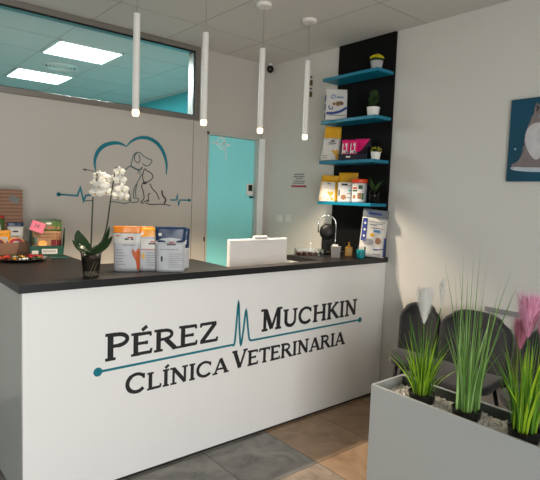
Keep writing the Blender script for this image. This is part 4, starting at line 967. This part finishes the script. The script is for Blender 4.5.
gplant('potted grass with a white feathery plume, far end of the planter', PC1, [('grass1', (38, .16, .33, .20, .011, 31, .045, .6)), ('grass1d', (38, .22, .42, .21, .008, 32, .045, .8))],
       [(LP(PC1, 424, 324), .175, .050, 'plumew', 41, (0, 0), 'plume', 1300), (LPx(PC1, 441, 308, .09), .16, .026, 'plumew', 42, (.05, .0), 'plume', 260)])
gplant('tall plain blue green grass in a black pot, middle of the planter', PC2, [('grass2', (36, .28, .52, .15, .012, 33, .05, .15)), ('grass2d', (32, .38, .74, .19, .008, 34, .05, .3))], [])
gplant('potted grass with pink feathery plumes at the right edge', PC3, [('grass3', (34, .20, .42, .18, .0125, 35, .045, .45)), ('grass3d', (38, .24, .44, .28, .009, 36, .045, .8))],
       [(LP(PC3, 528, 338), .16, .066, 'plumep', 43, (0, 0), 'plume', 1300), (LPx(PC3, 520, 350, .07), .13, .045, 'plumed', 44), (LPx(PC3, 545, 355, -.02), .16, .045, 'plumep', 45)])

# ------------------------------------------------------------------ chairs
def make_chair(label, loc, rotz, hw=.25, top=.82, dep=.36):
    """origin under the backrest; the seat reaches to local -Y"""
    t_ = thing('shell_chair', label, 'chair', loc, rotz, 'charcoal shell chairs by the right wall')
    b = bmn(); nu, nv = 16, 16; g = []
    for j in range(nv+1):
        v = j/nv; row = []; k_ = max(0, (v-.55)/.45); half = hw*(.93+.07*v)*max(.62, (1-k_**4)**.5 if k_ < 1 else 0)
        for i in range(nu+1):
            u = -1+2*i/nu; row.append(b.verts.new((half*u, -.02+.04*v-.05*u*u, .40+(top-.40)*v-.025*abs(u)**4*v*v)))
        g.append(row)
    for j in range(nv):
        for i in range(nu): b.faces.new((g[j][i], g[j][i+1], g[j+1][i+1], g[j+1][i]))
    obj('backrest', b, 'chair', t_, smooth=True, solid=.03)
    b = bmn(); nu, nv = 14, 12; g = []
    for j in range(nv+1):
        v = j/nv; row = []; half = hw*.93*math.sqrt(max(.1, 1-max(0, (v-.7)/.34)**3))
        for i in range(nu+1): u = -1+2*i/nu; row.append(b.verts.new((half*u, -.01-dep*v, .425+.02*u*u+.01*math.sin(PI*v)-.02*v*v)))
        g.append(row)
    for j in range(nv):
        for i in range(nu): b.faces.new((g[j][i], g[j][i+1], g[j+1][i+1], g[j+1][i]))
    obj('seat', b, 'chair', t_, smooth=True, solid=.045)
    for sx in (-1, 1):
        for ya, yb_ in ((-.06, -.01), (.06-dep, .01-dep)):
            b = bmn(); tube(b, [(sx*hw*.6, ya, .41), (sx*hw*.9, yb_, .0)], [.013, .009], 10); obj('leg', b, 'chairleg', t_, smooth=True)
    return t_
make_chair('charcoal grey shell chair behind the tall middle grass', (3.10, 1.59, 0), math.radians(-88), .245)
make_chair('narrow charcoal grey shell chair nearer the counter, behind the white plume', (3.10, 2.01, 0), math.radians(-74), .145, .80, .25)
make_chair('charcoal grey shell chair behind the pink plumes, nearest the camera', (3.10, 1.06, 0), math.radians(-90), .245)

# ------------------------------------------------------------------ light
def area(name, loc, rot, sx, sy, e, col):
    L_ = bpy.data.lights.new(name, 'AREA'); L_.shape = 'RECTANGLE'; L_.size = sx; L_.size_y = sy; L_.energy = e; L_.color = col
    o = bpy.data.objects.new(name, L_); C.objects.link(o); o.location = loc; o.rotation_euler = rot; return o
area('shopfront_daylight', (-.83, Y0-.12, 1.12), (math.radians(90), 0, 0), 3.2, 2.05, 192, (1, .985, .965))
for q in ((1.715, 4.84), (1.715, 6.2)):
    area('back_room_light', (*q, ZC-.02), (0, 0, 0), .55, .5, 45, (.93, 1, 1))
area('back_room_light', (0, 5.5, ZC-.02), (0, 0, 0), 1.2, 1.2, 60, (.93, 1, 1))  # extra unseen fill brightening the back room; no panel stands here
w = bpy.data.worlds.new('world'); bpy.context.scene.world = w; w.use_nodes = True
nt = w.node_tree; bgd = nt.nodes['Background']; sky = nt.nodes.new('ShaderNodeTexSky'); sky.sky_type = 'PREETHAM' if False else 'HOSEK_WILKIE'
sky.sun_direction = (.3, -.5, .6); nt.links.new(sky.outputs[0], bgd.inputs[0]); bgd.inputs[1].default_value = .6
vs = bpy.context.scene.view_settings; vs.view_transform = 'Standard'; vs.look = 'None'; vs.gamma = 1; vs.exposure = 0; vs.use_curve_mapping = False
